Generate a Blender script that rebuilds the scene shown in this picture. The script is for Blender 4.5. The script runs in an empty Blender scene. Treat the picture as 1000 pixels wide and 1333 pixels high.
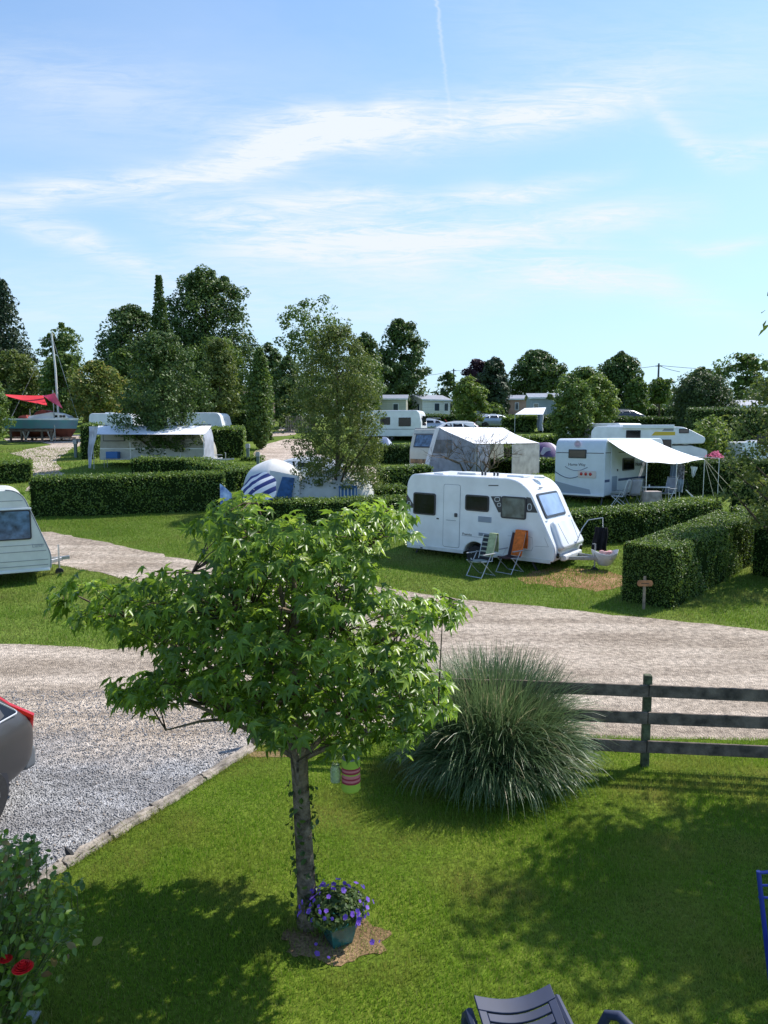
import bpy, bmesh, math, random
import numpy as np
from mathutils import Vector, Matrix
random.seed(7); rng = np.random.default_rng(7)
PI = math.pi; R = math.radians
scn = bpy.context.scene; COL = scn.collection

# ------------------------------------------------------------------ camera and terrain
F = 963.0; PITCH = R(6.0); CAMZ = 4.1
KN = [(-40,0),(14,0),(18,.1),(22,.3),(27,.72),(32,1.2),(40,1.85),(60,3.5),(80,5.2),(110,6.6),(160,7.4),(400,8.0),(1600,9.0)]
def T(y):
    for (a,b),(c,d) in zip(KN,KN[1:]):
        if y<=c: return b+(d-b)*(y-a)/(c-a)
    return KN[-1][1]
def Tn(y): return np.interp(y,[k[0] for k in KN],[k[1] for k in KN])
def ray(px,py):
    u=(666.5-py)/F
    return (px-500)/F, math.cos(PITCH)+u*math.sin(PITCH), -math.sin(PITCH)+u*math.cos(PITCH)
def G(px,py,h=0):                       # point of the ground (or h above it) seen at a pixel of the photo
    dx,dy,dz=ray(px,py); lo,hi=1.0,300.0
    f=lambda t: CAMZ+t*dz-(T(t*dy)+h)
    t=lo
    while t<hi and f(t)>0: t+=.5
    a,b=t-.5,t
    for _ in range(40):
        m=(a+b)/2
        if f(m)>0: a=m
        else: b=m
    return Vector((a*dx,a*dy,CAMZ+a*dz))
def At(px,py,Y):
    dx,dy,dz=ray(px,py); t=Y/dy
    return Vector((t*dx,Y,CAMZ+t*dz))
def ground(x,y): return Vector((x,y,T(y)))
cam=bpy.data.cameras.new('camera'); co=bpy.data.objects.new('camera',cam); COL.objects.link(co)
co.location=(0,0,CAMZ); co.rotation_euler=(R(90)-PITCH,0,0)
cam.sensor_fit='VERTICAL'; cam.sensor_height=36; cam.lens=36*F/1333; cam.clip_end=3000; cam.clip_start=.1
scn.camera=co

# ------------------------------------------------------------------ light
sd=Vector((.70,.46,1)).normalized(); EL=math.asin(sd.z); AZ=math.atan2(sd.x,sd.y)
sun=bpy.data.lights.new('sun','SUN'); sun.energy=3.9; sun.angle=R(.55); sun.color=(1,.955,.88)
so=bpy.data.objects.new('sun',sun); COL.objects.link(so); so.rotation_euler=sd.to_track_quat('Z','Y').to_euler(); so.location=(20,20,40)
w=bpy.data.worlds.new("World"); scn.world=w; w.use_nodes=True; nt=w.node_tree; N=nt.nodes; L=nt.links
bg=N['Background']; bg.inputs[1].default_value=.145
sky=N.new('ShaderNodeTexSky'); sky.sky_type='NISHITA'; sky.sun_disc=False; sky.sun_elevation=EL; sky.sun_rotation=AZ
sky.air_density=1.0; sky.dust_density=.35; sky.ozone_density=2.6; sky.altitude=50
def mth(op,a,b=None,c=None,clamp=False):
    n=N.new('ShaderNodeMath'); n.operation=op; n.use_clamp=clamp
    for i,v in enumerate((a,b,c)):
        if v is None: continue
        if isinstance(v,(int,float)): n.inputs[i].default_value=v
        else: L.new(v,n.inputs[i])
    return n.outputs[0]
tc=N.new('ShaderNodeTexCoord'); sp=N.new('ShaderNodeSeparateXYZ'); L.new(tc.outputs['Generated'],sp.inputs[0])
yy=mth('MAXIMUM',sp.outputs[1],.06); U=mth('DIVIDE',sp.outputs[0],yy); V=mth('DIVIDE',sp.outputs[2],yy)
cb=N.new('ShaderNodeCombineXYZ'); L.new(U,cb.inputs[0]); L.new(V,cb.inputs[1])
def noise(vec,scale,detail,dist,sx,sy,rot,off=0,rough=.6):
    m=N.new('ShaderNodeMapping'); L.new(vec,m.inputs[0]); m.inputs['Rotation'].default_value=(0,0,rot)
    m.inputs['Scale'].default_value=(sx,sy,1); m.inputs['Location'].default_value=(off,off*.7,off)
    n=N.new('ShaderNodeTexNoise'); L.new(m.outputs[0],n.inputs['Vector']); n.inputs['Scale'].default_value=scale
    n.inputs['Detail'].default_value=detail; n.inputs['Distortion'].default_value=dist; n.inputs['Roughness'].default_value=rough
    return n.outputs[0]
nw=noise(cb.outputs[0],3.2,3,0,1,1,0,5); V2=mth('ADD',V,mth('MULTIPLY',mth('SUBTRACT',nw,.5),.085))
nA=noise(cb.outputs[0],2.6,8,1.1,1.0,8.0,-.16,1,.66); nB=noise(cb.outputs[0],9,9,1.6,1.0,7.0,-.22,3,.72); nC=noise(cb.outputs[0],1.3,6,.8,1,3.5,.1,9)
tex=mth('MULTIPLY',mth('SUBTRACT',mth('ADD',mth('MULTIPLY',nA,.5),mth('MULTIPLY',nB,.5)),.40),5.2,clamp=True)
def uv(px,py):
    a,b,c=ray(px,py); return a/b,c/b
def streak(p0,p1,p2,wd,s,soft=.10):
    (a,va),(b,vb),(c,vc)=uv(*p0),uv(*p1),uv(*p2)
    co_=np.polyfit([a,b,c],[va,vb,vc],2); wv=wd/F
    cen=mth('ADD',mth('MULTIPLY',mth('ADD',mth('MULTIPLY',U,float(co_[0])),float(co_[1])),U),float(co_[2]))
    d=mth('DIVIDE',mth('SUBTRACT',V2,cen),wv); g=mth('POWER',2.718,mth('MULTIPLY',mth('MULTIPLY',d,d),-1))
    w1=mth('DIVIDE',mth('SUBTRACT',U,a-soft),soft*1.6,clamp=True); w2=mth('DIVIDE',mth('SUBTRACT',c+soft,U),soft*1.6,clamp=True)
    return mth('MULTIPLY',mth('MULTIPLY',g,mth('MULTIPLY',w1,w2)),s)
S=[streak((10,250),(300,222),(480,165),20,1.0),streak((330,185),(560,165),(800,115),30,1.15),streak((340,262),(560,262),(740,240),15,.95),
   streak((240,285),(560,300),(850,275),20,1.0),streak((0,275),(70,300),(190,345),17,.9),streak((300,325),(540,330),(800,345),24,.85),
   streak((880,160),(940,195),(1010,180),17,.8,.06),streak((890,318),(930,318),(970,315),9,.7,.05),streak((660,375),(780,365),(920,392),20,.6),
   streak((-50,380),(300,392),(620,380),45,.38,.2),streak((-50,90),(80,110),(280,150),50,.35,.2),streak((700,60),(900,90),(1050,60),60,.30,.2)]
tot=S[0]
for s in S[1:]: tot=mth('ADD',tot,s)
veil=mth('MULTIPLY',mth('MULTIPLY',mth('SUBTRACT',nC,.42),1.6,clamp=True),.35)
msk=mth('ADD',mth('MULTIPLY',tot,mth('ADD',mth('MULTIPLY',tex,.92),.16)),veil)
# the thin vapour trail
(ua,va),(ub,vb)=uv(568,0),uv(592,195)
uc=mth('ADD',mth('MULTIPLY',mth('SUBTRACT',V,va),(ub-ua)/(vb-va)),ua)
tw=mth('DIVIDE',mth('SUBTRACT',mth('ADD',U,mth('MULTIPLY',mth('SUBTRACT',nB,.5),.012)),uc),.0023)
tr=mth('MULTIPLY',mth('POWER',2.718,mth('MULTIPLY',mth('MULTIPLY',tw,tw),-1)),mth('MULTIPLY',mth('DIVIDE',mth('SUBTRACT',V,vb),.15,clamp=True),.33))
msk=mth('ADD',msk,tr,clamp=True)
hz=mth('MULTIPLY',mth('POWER',2.718,mth('MULTIPLY',mth('MAXIMUM',V,0),-2.8)),.90)
mixh=N.new('ShaderNodeMixRGB'); L.new(hz,mixh.inputs[0]); tn=N.new('ShaderNodeMixRGB'); tn.blend_type='MULTIPLY'; tn.inputs[0].default_value=1; L.new(sky.outputs[0],tn.inputs[1]); tn.inputs[2].default_value=(.80,.90,.97,1); L.new(tn.outputs[0],mixh.inputs[1]); mixh.inputs[2].default_value=(2.4,3.3,4.05,1)
mix=N.new('ShaderNodeMixRGB'); L.new(msk,mix.inputs[0]); L.new(mixh.outputs[0],mix.inputs[1]); mix.inputs[2].default_value=(3.65,3.95,4.2,1)
L.new(mix.outputs[0],bg.inputs[0])
scn.view_settings.view_transform='Standard'; scn.view_settings.look='None'; scn.view_settings.gamma=1; scn.view_settings.exposure=.72

# ------------------------------------------------------------------ materials
MC={}
def mat(name,col,rough=.6,metal=0,nscale=0,namp=.25,bump=0,bscale=60,spec=.5,coat=0,alpha=1,trans=0,coords='Object',col2=None,island=0):
    if name in MC: return MC[name]
    m=bpy.data.materials.new(name); m.use_nodes=True; n=m.node_tree.nodes; l=m.node_tree.links
    b=n['Principled BSDF']; b.inputs['Roughness'].default_value=rough; b.inputs['Metallic'].default_value=metal
    b.inputs['Specular IOR Level'].default_value=spec; b.inputs['Coat Weight'].default_value=coat
    b.inputs['Transmission Weight'].default_value=trans
    b.inputs['Base Color'].default_value=(*col,1)
    t=n.new('ShaderNodeTexCoord')
    if nscale:
        nz=n.new('ShaderNodeTexNoise'); nz.inputs['Scale'].default_value=nscale; nz.inputs['Detail'].default_value=5
        l.new(t.outputs[coords],nz.inputs['Vector'])
        cr=n.new('ShaderNodeValToRGB'); c2=col2 or tuple(c*(1-namp*1.6) for c in col)
        cr.color_ramp.elements[0].color=(*c2,1); cr.color_ramp.elements[1].color=(*[min(1,c*(1+namp*.5)) for c in col],1)
        cr.color_ramp.elements[0].position=.3; cr.color_ramp.elements[1].position=.65
        l.new(nz.outputs[0],cr.inputs[0]); l.new(cr.outputs[0],b.inputs['Base Color'])
    if bump:
        bz=n.new('ShaderNodeTexNoise'); bz.inputs['Scale'].default_value=bscale; bz.inputs['Detail'].default_value=4
        l.new(t.outputs[coords],bz.inputs['Vector']); bp=n.new('ShaderNodeBump'); bp.inputs['Strength'].default_value=bump; bp.inputs['Distance'].default_value=.02
        l.new(bz.outputs[0],bp.inputs['Height']); l.new(bp.outputs[0],b.inputs['Normal'])
    MC[name]=m; return m
def leafmat(name,c1,c2,tr=.35,rough=.5,c3=None,spec=.35,patch=None):     # leaves: per-leaf variation, some light passes through
    if name in MC: return MC[name]
    m=bpy.data.materials.new(name); m.use_nodes=True; n=m.node_tree.nodes; l=m.node_tree.links
    b=n['Principled BSDF']; b.inputs['Roughness'].default_value=rough; b.inputs['Specular IOR Level'].default_value=spec
    g=n.new('ShaderNodeNewGeometry'); cr=n.new('ShaderNodeValToRGB')
    cr.color_ramp.elements[0].color=(*c1,1); cr.color_ramp.elements[1].color=(*c2,1)
    if c3:
        e=cr.color_ramp.elements.new(.88); e.color=(*c2,1); cr.color_ramp.elements[-1].color=(*c3,1)
    l.new(g.outputs['Random Per Island'],cr.inputs[0]); l.new(cr.outputs[0],b.inputs['Base Color'])
    if patch:        # drier and lusher areas of real turf
        tt=n.new('ShaderNodeTexCoord'); z=n.new('ShaderNodeTexNoise'); z.inputs['Scale'].default_value=patch[1]; z.inputs['Detail'].default_value=6; l.new(tt.outputs['Object'],z.inputs['Vector'])
        mr=n.new('ShaderNodeMapRange'); mr.inputs[1].default_value=.47; mr.inputs[2].default_value=.68; mr.inputs[4].default_value=patch[2]; l.new(z.outputs[0],mr.inputs[0])
        mp=n.new('ShaderNodeMixRGB'); mp.inputs[2].default_value=(*patch[0],1); l.new(mr.outputs[0],mp.inputs[0]); l.new(cr.outputs[0],mp.inputs[1]); l.new(mp.outputs[0],b.inputs['Base Color'])
        cr=mp
    t=n.new('ShaderNodeBsdfTranslucent'); hs=n.new('ShaderNodeHueSaturation'); hs.inputs['Value'].default_value=1.8; hs.inputs['Hue'].default_value=.485
    l.new(cr.outputs[0],hs.inputs['Color']); l.new(hs.outputs[0],t.inputs[0])
    mx=n.new('ShaderNodeMixShader'); mx.inputs[0].default_value=tr; l.new(b.outputs[0],mx.inputs[1]); l.new(t.outputs[0],mx.inputs[2])
    l.new(mx.outputs[0],n['Material Output'].inputs[0]); MC[name]=m; return m
def groundmat(name,cols,scales,bump,vor=0,split=None):
    m=bpy.data.materials.new(name); m.use_nodes=True; n=m.node_tree.nodes; l=m.node_tree.links; b=n['Principled BSDF']
    b.inputs['Roughness'].default_value=.95; b.inputs['Specular IOR Level'].default_value=.15
    t=n.new('ShaderNodeTexCoord')
    def nz(s,d=6):
        q=n.new('ShaderNodeTexNoise'); q.inputs['Scale'].default_value=s; q.inputs['Detail'].default_value=d; l.new(t.outputs['Object'],q.inputs['Vector']); return q.outputs[0]
    def ramp(f,c1,c2,a,bb):
        r=n.new('ShaderNodeValToRGB'); l.new(f,r.inputs[0]); r.color_ramp.elements[0].color=(*c1,1); r.color_ramp.elements[1].color=(*c2,1)
        r.color_ramp.elements[0].position=a; r.color_ramp.elements[1].position=bb; return r.outputs[0]
    def mixc(f,a,bb,mode='MIX'):
        q=n.new('ShaderNodeMixRGB'); q.blend_type=mode
        if isinstance(f,float): q.inputs[0].default_value=f
        else: l.new(f,q.inputs[0])
        l.new(a,q.inputs[1]); l.new(bb,q.inputs[2]); return q.outputs[0]
    base=ramp(nz(scales[0]),cols[0],cols[1],.35,.65)
    if split:     # a second gravel, laid where it was tipped: nearer than the given line
        sx=n.new('ShaderNodeSeparateXYZ'); l.new(t.outputs['Object'],sx.inputs[0])
        a=n.new('ShaderNodeMath'); a.operation='MULTIPLY_ADD'; l.new(nz(.7,5),a.inputs[0]); a.inputs[1].default_value=3.4; l.new(sx.outputs[1],a.inputs[2])
        a2=n.new('ShaderNodeMath'); a2.operation='MULTIPLY_ADD'; l.new(sx.outputs[0],a2.inputs[0]); a2.inputs[1].default_value=split[1]; l.new(a.outputs[0],a2.inputs[2])
        mr=n.new('ShaderNodeMapRange'); l.new(a2.outputs[0],mr.inputs[0]); mr.inputs[1].default_value=split[0]; mr.inputs[2].default_value=split[0]+1.3
        base=mixc(mr.outputs[0],ramp(nz(scales[0]*1.7),cols[2],cols[3],.35,.65),base)
    fine=ramp(nz(scales[1],8),(.45,.45,.45),(1.5,1.5,1.5),.3,.72); base=mixc(.75,base,fine,'MULTIPLY')
    h=nz(scales[1],8)
    if vor:
        v=n.new('ShaderNodeTexVoronoi'); v.inputs['Scale'].default_value=vor; l.new(t.outputs['Object'],v.inputs['Vector'])
        bw=n.new('ShaderNodeRGBToBW'); l.new(v.outputs['Color'],bw.inputs[0])
        base=mixc(.8,base,ramp(bw.outputs[0],(.68,.67,.67),(1.26,1.25,1.25),.15,.85),'MULTIPLY')
        h=v.outputs['Distance']
    if vor:      # wheel tracks, dusty and damp streaks along the road
        mp=n.new('ShaderNodeMapping'); mp.inputs['Scale'].default_value=(.22,1.5,1); mp.inputs['Rotation'].default_value=(0,0,.22); l.new(t.outputs['Object'],mp.inputs[0])
        z=n.new('ShaderNodeTexNoise'); z.inputs['Scale'].default_value=1; z.inputs['Detail'].default_value=4; l.new(mp.outputs[0],z.inputs['Vector'])
        base=mixc(.8,base,ramp(z.outputs[0],(.74,.72,.70),(1.12,1.12,1.12),.38,.6),'MULTIPLY')
    l.new(base,b.inputs['Base Color'])
    bp=n.new('ShaderNodeBump'); bp.inputs['Strength'].default_value=bump; bp.inputs['Distance'].default_value=.03; l.new(h,bp.inputs['Height']); l.new(bp.outputs[0],b.inputs['Normal'])
    MC[name]=m; return m

WHITE=mat('white_paint',(.74,.76,.78),.32,nscale=1.7,namp=.09,coat=.25)
CREAM=mat('cream_paint',(.56,.55,.48),.35,nscale=2.5,namp=.06,coat=.2)
OFFW=mat('weathered_white',(.60,.61,.60),.4,nscale=3,namp=.1)
DARKG=mat('tinted_window',(.008,.010,.015),.1,spec=.35,nscale=2,namp=.5)
BLUEG=mat('blue_window',(.10,.17,.27),.12,nscale=5,namp=.5,spec=.8)
GLASS=mat('window_glass',(.05,.07,.09),.08,spec=.9)
FRAME=mat('dark_frame',(.02,.022,.03),.4)
RUB=mat('rubber',(.018,.018,.02),.8,nscale=30)
STEEL=mat('galvanised_steel',(.42,.43,.45),.4,.7,nscale=20,namp=.15)
ALU=mat('aluminium',(.6,.61,.63),.35,.6)
GREYP=mat('grey_plastic',(.32,.33,.35),.5)
SEAM=mat('seam_grey',(.20,.22,.25),.6)  # flat grey for panel seams, creases, edge trims and thin stripes
DGREY=mat('charcoal_print',(.035,.037,.045),.4)
BARK=mat('bark',(.11,.085,.06),.95,nscale=9,namp=.5,bump=.9,bscale=28,spec=.1)
BARKL=mat('grey_bark',(.20,.155,.11),.95,nscale=14,namp=.45,bump=1,bscale=45,spec=.1)
CLOTHW=mat('white_awning_cloth',(.78,.79,.82),.7,nscale=4,namp=.05)
GREYC=mat('grey_awning_cloth',(.34,.36,.42),.85,nscale=3,namp=.15)

# ------------------------------------------------------------------ mesh helpers
def tag(o,label,cat,group=None):
    o['label']=label; o['category']=cat
    if group: o['group']=group
    return o
def thing(name,label,cat,loc=(0,0,0),rz=0,group=None,rx=0):
    o=bpy.data.objects.new(name,None); COL.objects.link(o); o.location=loc; o.rotation_euler=(rx,0,rz); o.empty_display_size=.2
    return tag(o,label,cat,group)
def V3(a): return Vector(a)
class MB:
    def __init__(s): s.v=[]; s.f=[]
    def add(s,vs,fs):
        k=len(s.v); s.v+= [tuple(v) for v in vs]; s.f+=[tuple(i+k for i in f) for f in fs]; return s
    def box(s,x0,x1,y0,y1,z0,z1):
        return s.add([(x0,y0,z0),(x1,y0,z0),(x1,y1,z0),(x0,y1,z0),(x0,y0,z1),(x1,y0,z1),(x1,y1,z1),(x0,y1,z1)],
            [(3,2,1,0),(4,5,6,7),(0,1,5,4),(1,2,6,5),(2,3,7,6),(3,0,4,7)])
    def bar(s,a,b,w,h,up=(0,0,1)):
        a,b=V3(a),V3(b); d=(b-a).normalized(); u=V3(up)
        if abs(d.dot(u))>.98: u=V3((0,1,0))
        r=d.cross(u).normalized(); u=r.cross(d); r*=w/2; u*=h/2
        vs=[a-r-u,a+r-u,a+r+u,a-r+u,b-r-u,b+r-u,b+r+u,b-r+u]
        return s.add(vs,[(0,1,2,3),(7,6,5,4),(1,0,4,5),(2,1,5,6),(3,2,6,7),(0,3,7,4)])
    def tube(s,pts,r,n=8,caps=True):
        pts=[V3(p) for p in pts]; rs=r if isinstance(r,(list,tuple)) else [r]*len(pts)
        vs=[];ref=None
        for i,p in enumerate(pts):
            d=(pts[min(i+1,len(pts)-1)]-pts[max(i-1,0)])
            if d.length<1e-9: d=V3((0,0,1))
            d.normalize()
            if ref is None: ref=V3((1,0,0)) if abs(d.x)<.9 else V3((0,1,0))
            a=(ref-d*ref.dot(d)).normalized(); ref=a; b=d.cross(a)
            for k in range(n):
                t=2*PI*k/n; vs.append(p+(a*math.cos(t)+b*math.sin(t))*rs[i])
        fs=[]
        for i in range(len(pts)-1):
            for k in range(n):
                k2=(k+1)%n; fs.append((i*n+k,i*n+k2,(i+1)*n+k2,(i+1)*n+k))
        if caps: fs+=[tuple(range(n-1,-1,-1)),tuple(range((len(pts)-1)*n,len(pts)*n))]
        return s.add(vs,fs)
    def lathe(s,prof,n=16,c=(0,0,0),axis='z'):
        vs=[];fs=[]
        for r,z in prof:
            for k in range(n):
                t=2*PI*k/n; x,y=r*math.cos(t),r*math.sin(t)
                p={'z':(x,y,z),'y':(x,z,y),'x':(z,x,y)}[axis]
                vs.append((p[0]+c[0],p[1]+c[1],p[2]+c[2]))
        for i in range(len(prof)-1):
            for k in range(n):
                k2=(k+1)%n; fs.append((i*n+k,i*n+k2,(i+1)*n+k2,(i+1)*n+k))
        fs+=[tuple(range(n-1,-1,-1)),tuple(range((len(prof)-1)*n,len(prof)*n))]
        return s.add(vs,fs)
    def plate(s,poly,O,Ux,Vx,Nx,t):       # a 2-D outline given thickness t along Nx
        O,Ux,Vx,Nx=map(V3,(O,Ux,Vx,Nx)); a=[O+Ux*p[0]+Vx*p[1] for p in poly]; b=[q+Nx*t for q in a]; n=len(a)
        return s.add(a+b,[tuple(range(n-1,-1,-1)),tuple(range(n,2*n))]+[(i,(i+1)%n,(i+1)%n+n,i+n) for i in range(n)])
    def side(s,poly,y0,y1): return s.plate(poly,(0,y0,0),(1,0,0),(0,0,1),(0,1,0),y1-y0)
    def grid(s,fn,nu,nv):
        vs=[fn(i/nu,j/nv) for j in range(nv+1) for i in range(nu+1)]
        return s.add(vs,[(j*(nu+1)+i,j*(nu+1)+i+1,(j+1)*(nu+1)+i+1,(j+1)*(nu+1)+i) for j in range(nv) for i in range(nu)])
    def build(s,name,m,parent=None,bevel=0,seg=2,smooth=False,solid=0,subd=0,label=None,loc=None):
        me=bpy.data.meshes.new(name); me.from_pydata(s.v,[],s.f); me.update()
        bm=bmesh.new(); bm.from_mesh(me); bmesh.ops.recalc_face_normals(bm,faces=bm.faces)
        if bevel:
            ed=[e for e in bm.edges if len(e.link_faces)==2 and e.calc_face_angle(0)>R(28)]
            bmesh.ops.bevel(bm,geom=ed,offset=bevel,segments=seg,affect='EDGES',profile=.5,clamp_overlap=True)
        bm.to_mesh(me); bm.free(); me.materials.append(m)
        o=bpy.data.objects.new(name,me); COL.objects.link(o)
        if parent: o.parent=parent
        if loc: o.location=loc
        if subd:
            q=o.modifiers.new('s','SUBSURF'); q.levels=subd; q.render_levels=subd
        if solid:
            q=o.modifiers.new('t','SOLIDIFY'); q.thickness=solid; q.offset=0
        if smooth or bevel or subd:
            for p in me.polygons: p.use_smooth=True
            if not subd:
                q=o.modifiers.new('w','WEIGHTED_NORMAL'); q.keep_sharp=True
                if not bevel:
                    me.set_sharp_from_angle(angle=R(40))
        if label: o['label']=label
        return o
def roundpoly(pts,rad,seg=5):
    out=[];n=len(pts)
    for i in range(n):
        p=Vector((pts[i][0],pts[i][1])); a=Vector(pts[i-1][:2])-p; b=Vector(pts[(i+1)%n][:2])-p
        r=rad[i] if isinstance(rad,(list,tuple)) else rad
        r=min(r,a.length*.48,b.length*.48)
        if r<1e-4: out.append((p.x,p.y)); continue
        p0=p+a.normalized()*r; p1=p+b.normalized()*r
        for k in range(seg+1):
            t=k/seg; q=p0*(1-t)**2+p*2*t*(1-t)+p1*t*t; out.append((q.x,q.y))
    return out
def rr(x0,x1,z0,z1,r=.05): return roundpoly([(x0,z0),(x1,z0),(x1,z1),(x0,z1)],r)
def fast_mesh(name,verts,faces,m,parent=None,k=None):      # numpy verts (N,3), faces (M,k) -> one object
    me=bpy.data.meshes.new(name); nv,nf=len(verts),len(faces); k=faces.shape[1]
    me.vertices.add(nv); me.vertices.foreach_set('co',verts.astype(np.float32).ravel())
    me.loops.add(nf*k); me.loops.foreach_set('vertex_index',faces.astype(np.int32).ravel())
    me.polygons.add(nf); me.polygons.foreach_set('loop_start',np.arange(0,nf*k,k,dtype=np.int32)); me.polygons.foreach_set('loop_total',np.full(nf,k,dtype=np.int32))
    me.update(calc_edges=True); me.validate(); me.materials.append(m)
    o=bpy.data.objects.new(name,me); COL.objects.link(o)
    if parent: o.parent=parent
    return o
def unit(a): return a/np.maximum(np.linalg.norm(a,axis=1,keepdims=True),1e-9)
DIAM=(np.array([(0,-.5,0),(.3,-.05,.07),(0,.5,-.05),(-.3,-.05,.07)]),np.array([(0,1,2),(0,2,3)]))
OVAL=(np.array([(0,-.5,0),(.24,-.25,.06),(.27,.1,.07),(0,.5,-.12),(-.27,.1,.07),(-.24,-.25,.06),(0,-.1,0)]),np.array([(0,1,6),(1,2,6),(2,3,6),(3,4,6),(4,5,6),(5,0,6)]))
def _star():
    v=[(0,0,0)]; tips=[(90,1.0),(32,.88),(-28,.62),(208,.62),(148,.88)]; val=[61,2,-90,178,119]
    an=[(90,1.0),(61,.36),(32,.88),(2,.33),(-28,.62),(-85,.16),(-95,.16),(208,.62),(178,.33),(148,.88),(119,.36)]
    for a,r in an: v.append((r*math.cos(R(a))*.6,r*math.sin(R(a))*.6+.1,-.22*r*r+ (.08 if r<.4 else 0)))
    n=len(an); return np.array(v),np.array([(0,i+1,(i+1)%n+1) for i in range(n)])
STAR=_star()
def leaves(name,pos,nrm,size,m,parent=None,tmpl=DIAM,jit=.5,tipdir=None,tj=.5):
    n=len(pos); nn=unit(unit(nrm)+rng.normal(0,jit,(n,3)))
    rd=rng.normal(0,1,(n,3)) if tipdir is None else tipdir+rng.normal(0,tj,(n,3))
    t=unit(rd-nn*np.sum(rd*nn,axis=1,keepdims=True)); b=np.cross(t,nn)
    sz=(size*rng.uniform(.65,1.25,n))[:,None]
    tv,tf=tmpl; k=len(tv)
    P=pos[:,None,:]+(b[:,None,:]*tv[None,:,0:1]+t[:,None,:]*tv[None,:,1:2]+nn[:,None,:]*tv[None,:,2:3])*sz[:,None,:]
    Fc=(tf[None,:,:]+(np.arange(n)*k)[:,None,None]).reshape(-1,3)
    return fast_mesh(name,P.reshape(-1,3),Fc,m,parent)
def inpoly(x,y,poly):
    inside=np.zeros(len(x),bool); n=len(poly)
    for i in range(n):
        x1,y1=poly[i][:2]; x2,y2=poly[(i+1)%n][:2]
        c=((y1>y)!=(y2>y))&(x<(x2-x1)*(y-y1)/((y2-y1) if abs(y2-y1)>1e-9 else 1e-9)+x1); inside^=c
    return inside
# ------------------------------------------------------------------ ground sheets
GRASS=groundmat('meadow_grass',[(.085,.135,.018),(.14,.19,.03)],(.35,14),.6)
LAWN=groundmat('lawn_soil',[(.08,.13,.010),(.13,.17,.02)],(.8,30),.6)
GRAV=groundmat('gravel',[(.42,.345,.27),(.53,.445,.36),(.28,.275,.28),(.385,.38,.38)],(.6,9),.9,vor=50,split=(10.0,.12))
GRAVF=groundmat('tan_gravel',[(.42,.34,.28),(.52,.44,.37)],(.5,7),.6,vor=14)
EARTH=groundmat('bare_earth',[(.26,.13,.07),(.36,.21,.12)],(1.5,25),.8)
STRAW=groundmat('dry_straw',[(.14,.09,.045),(.30,.20,.11)],(2.5,40),.8)
def sheet(name,outline,m,off,kind='structure',jit=0,step=.5):
    pts=[]
    n=len(outline)
    for i in range(n):
        a=Vector(outline[i][:2]); b=Vector(outline[(i+1)%n][:2]); k=max(1,min(60,int((b-a).length/step))) if jit else 1
        for q in range(k):
            p=a.lerp(b,q/k)
            if jit: p+=Vector((random.gauss(0,jit),random.gauss(0,jit)))
            pts.append(p)
    bm=bmesh.new(); vs=[bm.verts.new((p.x,p.y,0)) for p in pts]
    es=[bm.edges.new((vs[i],vs[(i+1)%len(vs)])) for i in range(len(vs))]
    bmesh.ops.triangle_fill(bm,edges=es,use_beauty=True)
    for kx,_ in KN:
        bmesh.ops.bisect_plane(bm,geom=bm.verts[:]+bm.edges[:]+bm.faces[:],plane_co=(0,kx,0),plane_no=(0,1,0))
    for v in bm.verts: v.co.z=T(v.co.y)+off
    bmesh.ops.recalc_face_normals(bm,faces=bm.faces)
    me=bpy.data.meshes.new(name); bm.to_mesh(me); bm.free()
    if len(me.polygons) and me.polygons[0].normal.z<0: me.flip_normals()
    me.materials.append(m); o=bpy.data.objects.new(name,me); COL.objects.link(o); o['kind']=kind
    return o
def PX(l): return [G(x,y)[:2] for x,y in l]
sheet('ground',[(-500,-40),(500,-40),(900,1600),(-900,1600)],GRASS,0)
road_out=PX([(-150,685),(68,693),(160,711),(265,733),(380,750),(480,762),(600,781),(700,790),(765,797),(870,808),(1000,821),(1250,846),(1250,972),(1000,966),(770,962),(560,958),(330,972)])+\
  PX([(325,980),(200,1055),(80,1132),(-60,1215),(-500,1333)])+[(-12,5),(-14,13.4)]+PX([(-150,828),(0,838),(80,843),(150,848),(230,832),(300,800),(240,775),(180,757),(75,735),(0,732),(-300,716)])
sheet('gravel_road',road_out,GRAV,.012,jit=.05,step=.35)
sheet('path',PX([(34,640),(98,640),(80,613),(74,599),(90,587),(104,580),(106,566),(60,567),(6,570),(6,575),(55,576),(68,579),(45,583),(16,590),(30,597),(41,613)]),GRAVF,.02,jit=.1,step=1)
sheet('path',PX([(402,572),(372,572),(346,579),(331,588),(331,597),(345,603),(380,609),(330,618),(290,622),(280,634),(420,628),(520,640),(540,615),(440,604),(412,590)]),GRAVF,.024,jit=.1,step=1)
sheet('path',PX([(353,569),(384,566),(388,553),(372,553),(352,566)]),GRAVF,.028,jit=.1,step=1)
log_px=[(328,976),(262,1018),(200,1058),(140,1094),(80,1132),(20,1168),(-60,1215)]
lawn_out=PX([(330,972),(560,958),(770,962),(1000,966),(1250,972)])+[(7,2),(-6,2)]+PX([(-60,1215),(80,1132),(200,1055),(325,980)])
sheet('lawn',lawn_out,LAWN,.02)
TB=G(402,1207)
def blob(cx,cy,rx,ry,n=22): return [(cx+rx*math.cos(2*PI*i/n)*random.uniform(.7,1.15),cy+ry*math.sin(2*PI*i/n)*random.uniform(.7,1.15)) for i in range(n)]
c=G(440,1235); ell=lambda cx,cy,rx,ry:[(cx+rx*math.cos(t/24*PI)*(1+.10*math.sin(t*.9)),cy+ry*math.sin(t/24*PI)*(1+.12*math.sin(t*.7+1))) for t in range(48)]; SOILP=ell(c.x-.02,c.y+.09,.42,.28); SOILO=ell(c.x-.02,c.y+.09,.58,.42); sheet('bare_ground',SOILP,STRAW,.026,jit=.01,step=.1)
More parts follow.
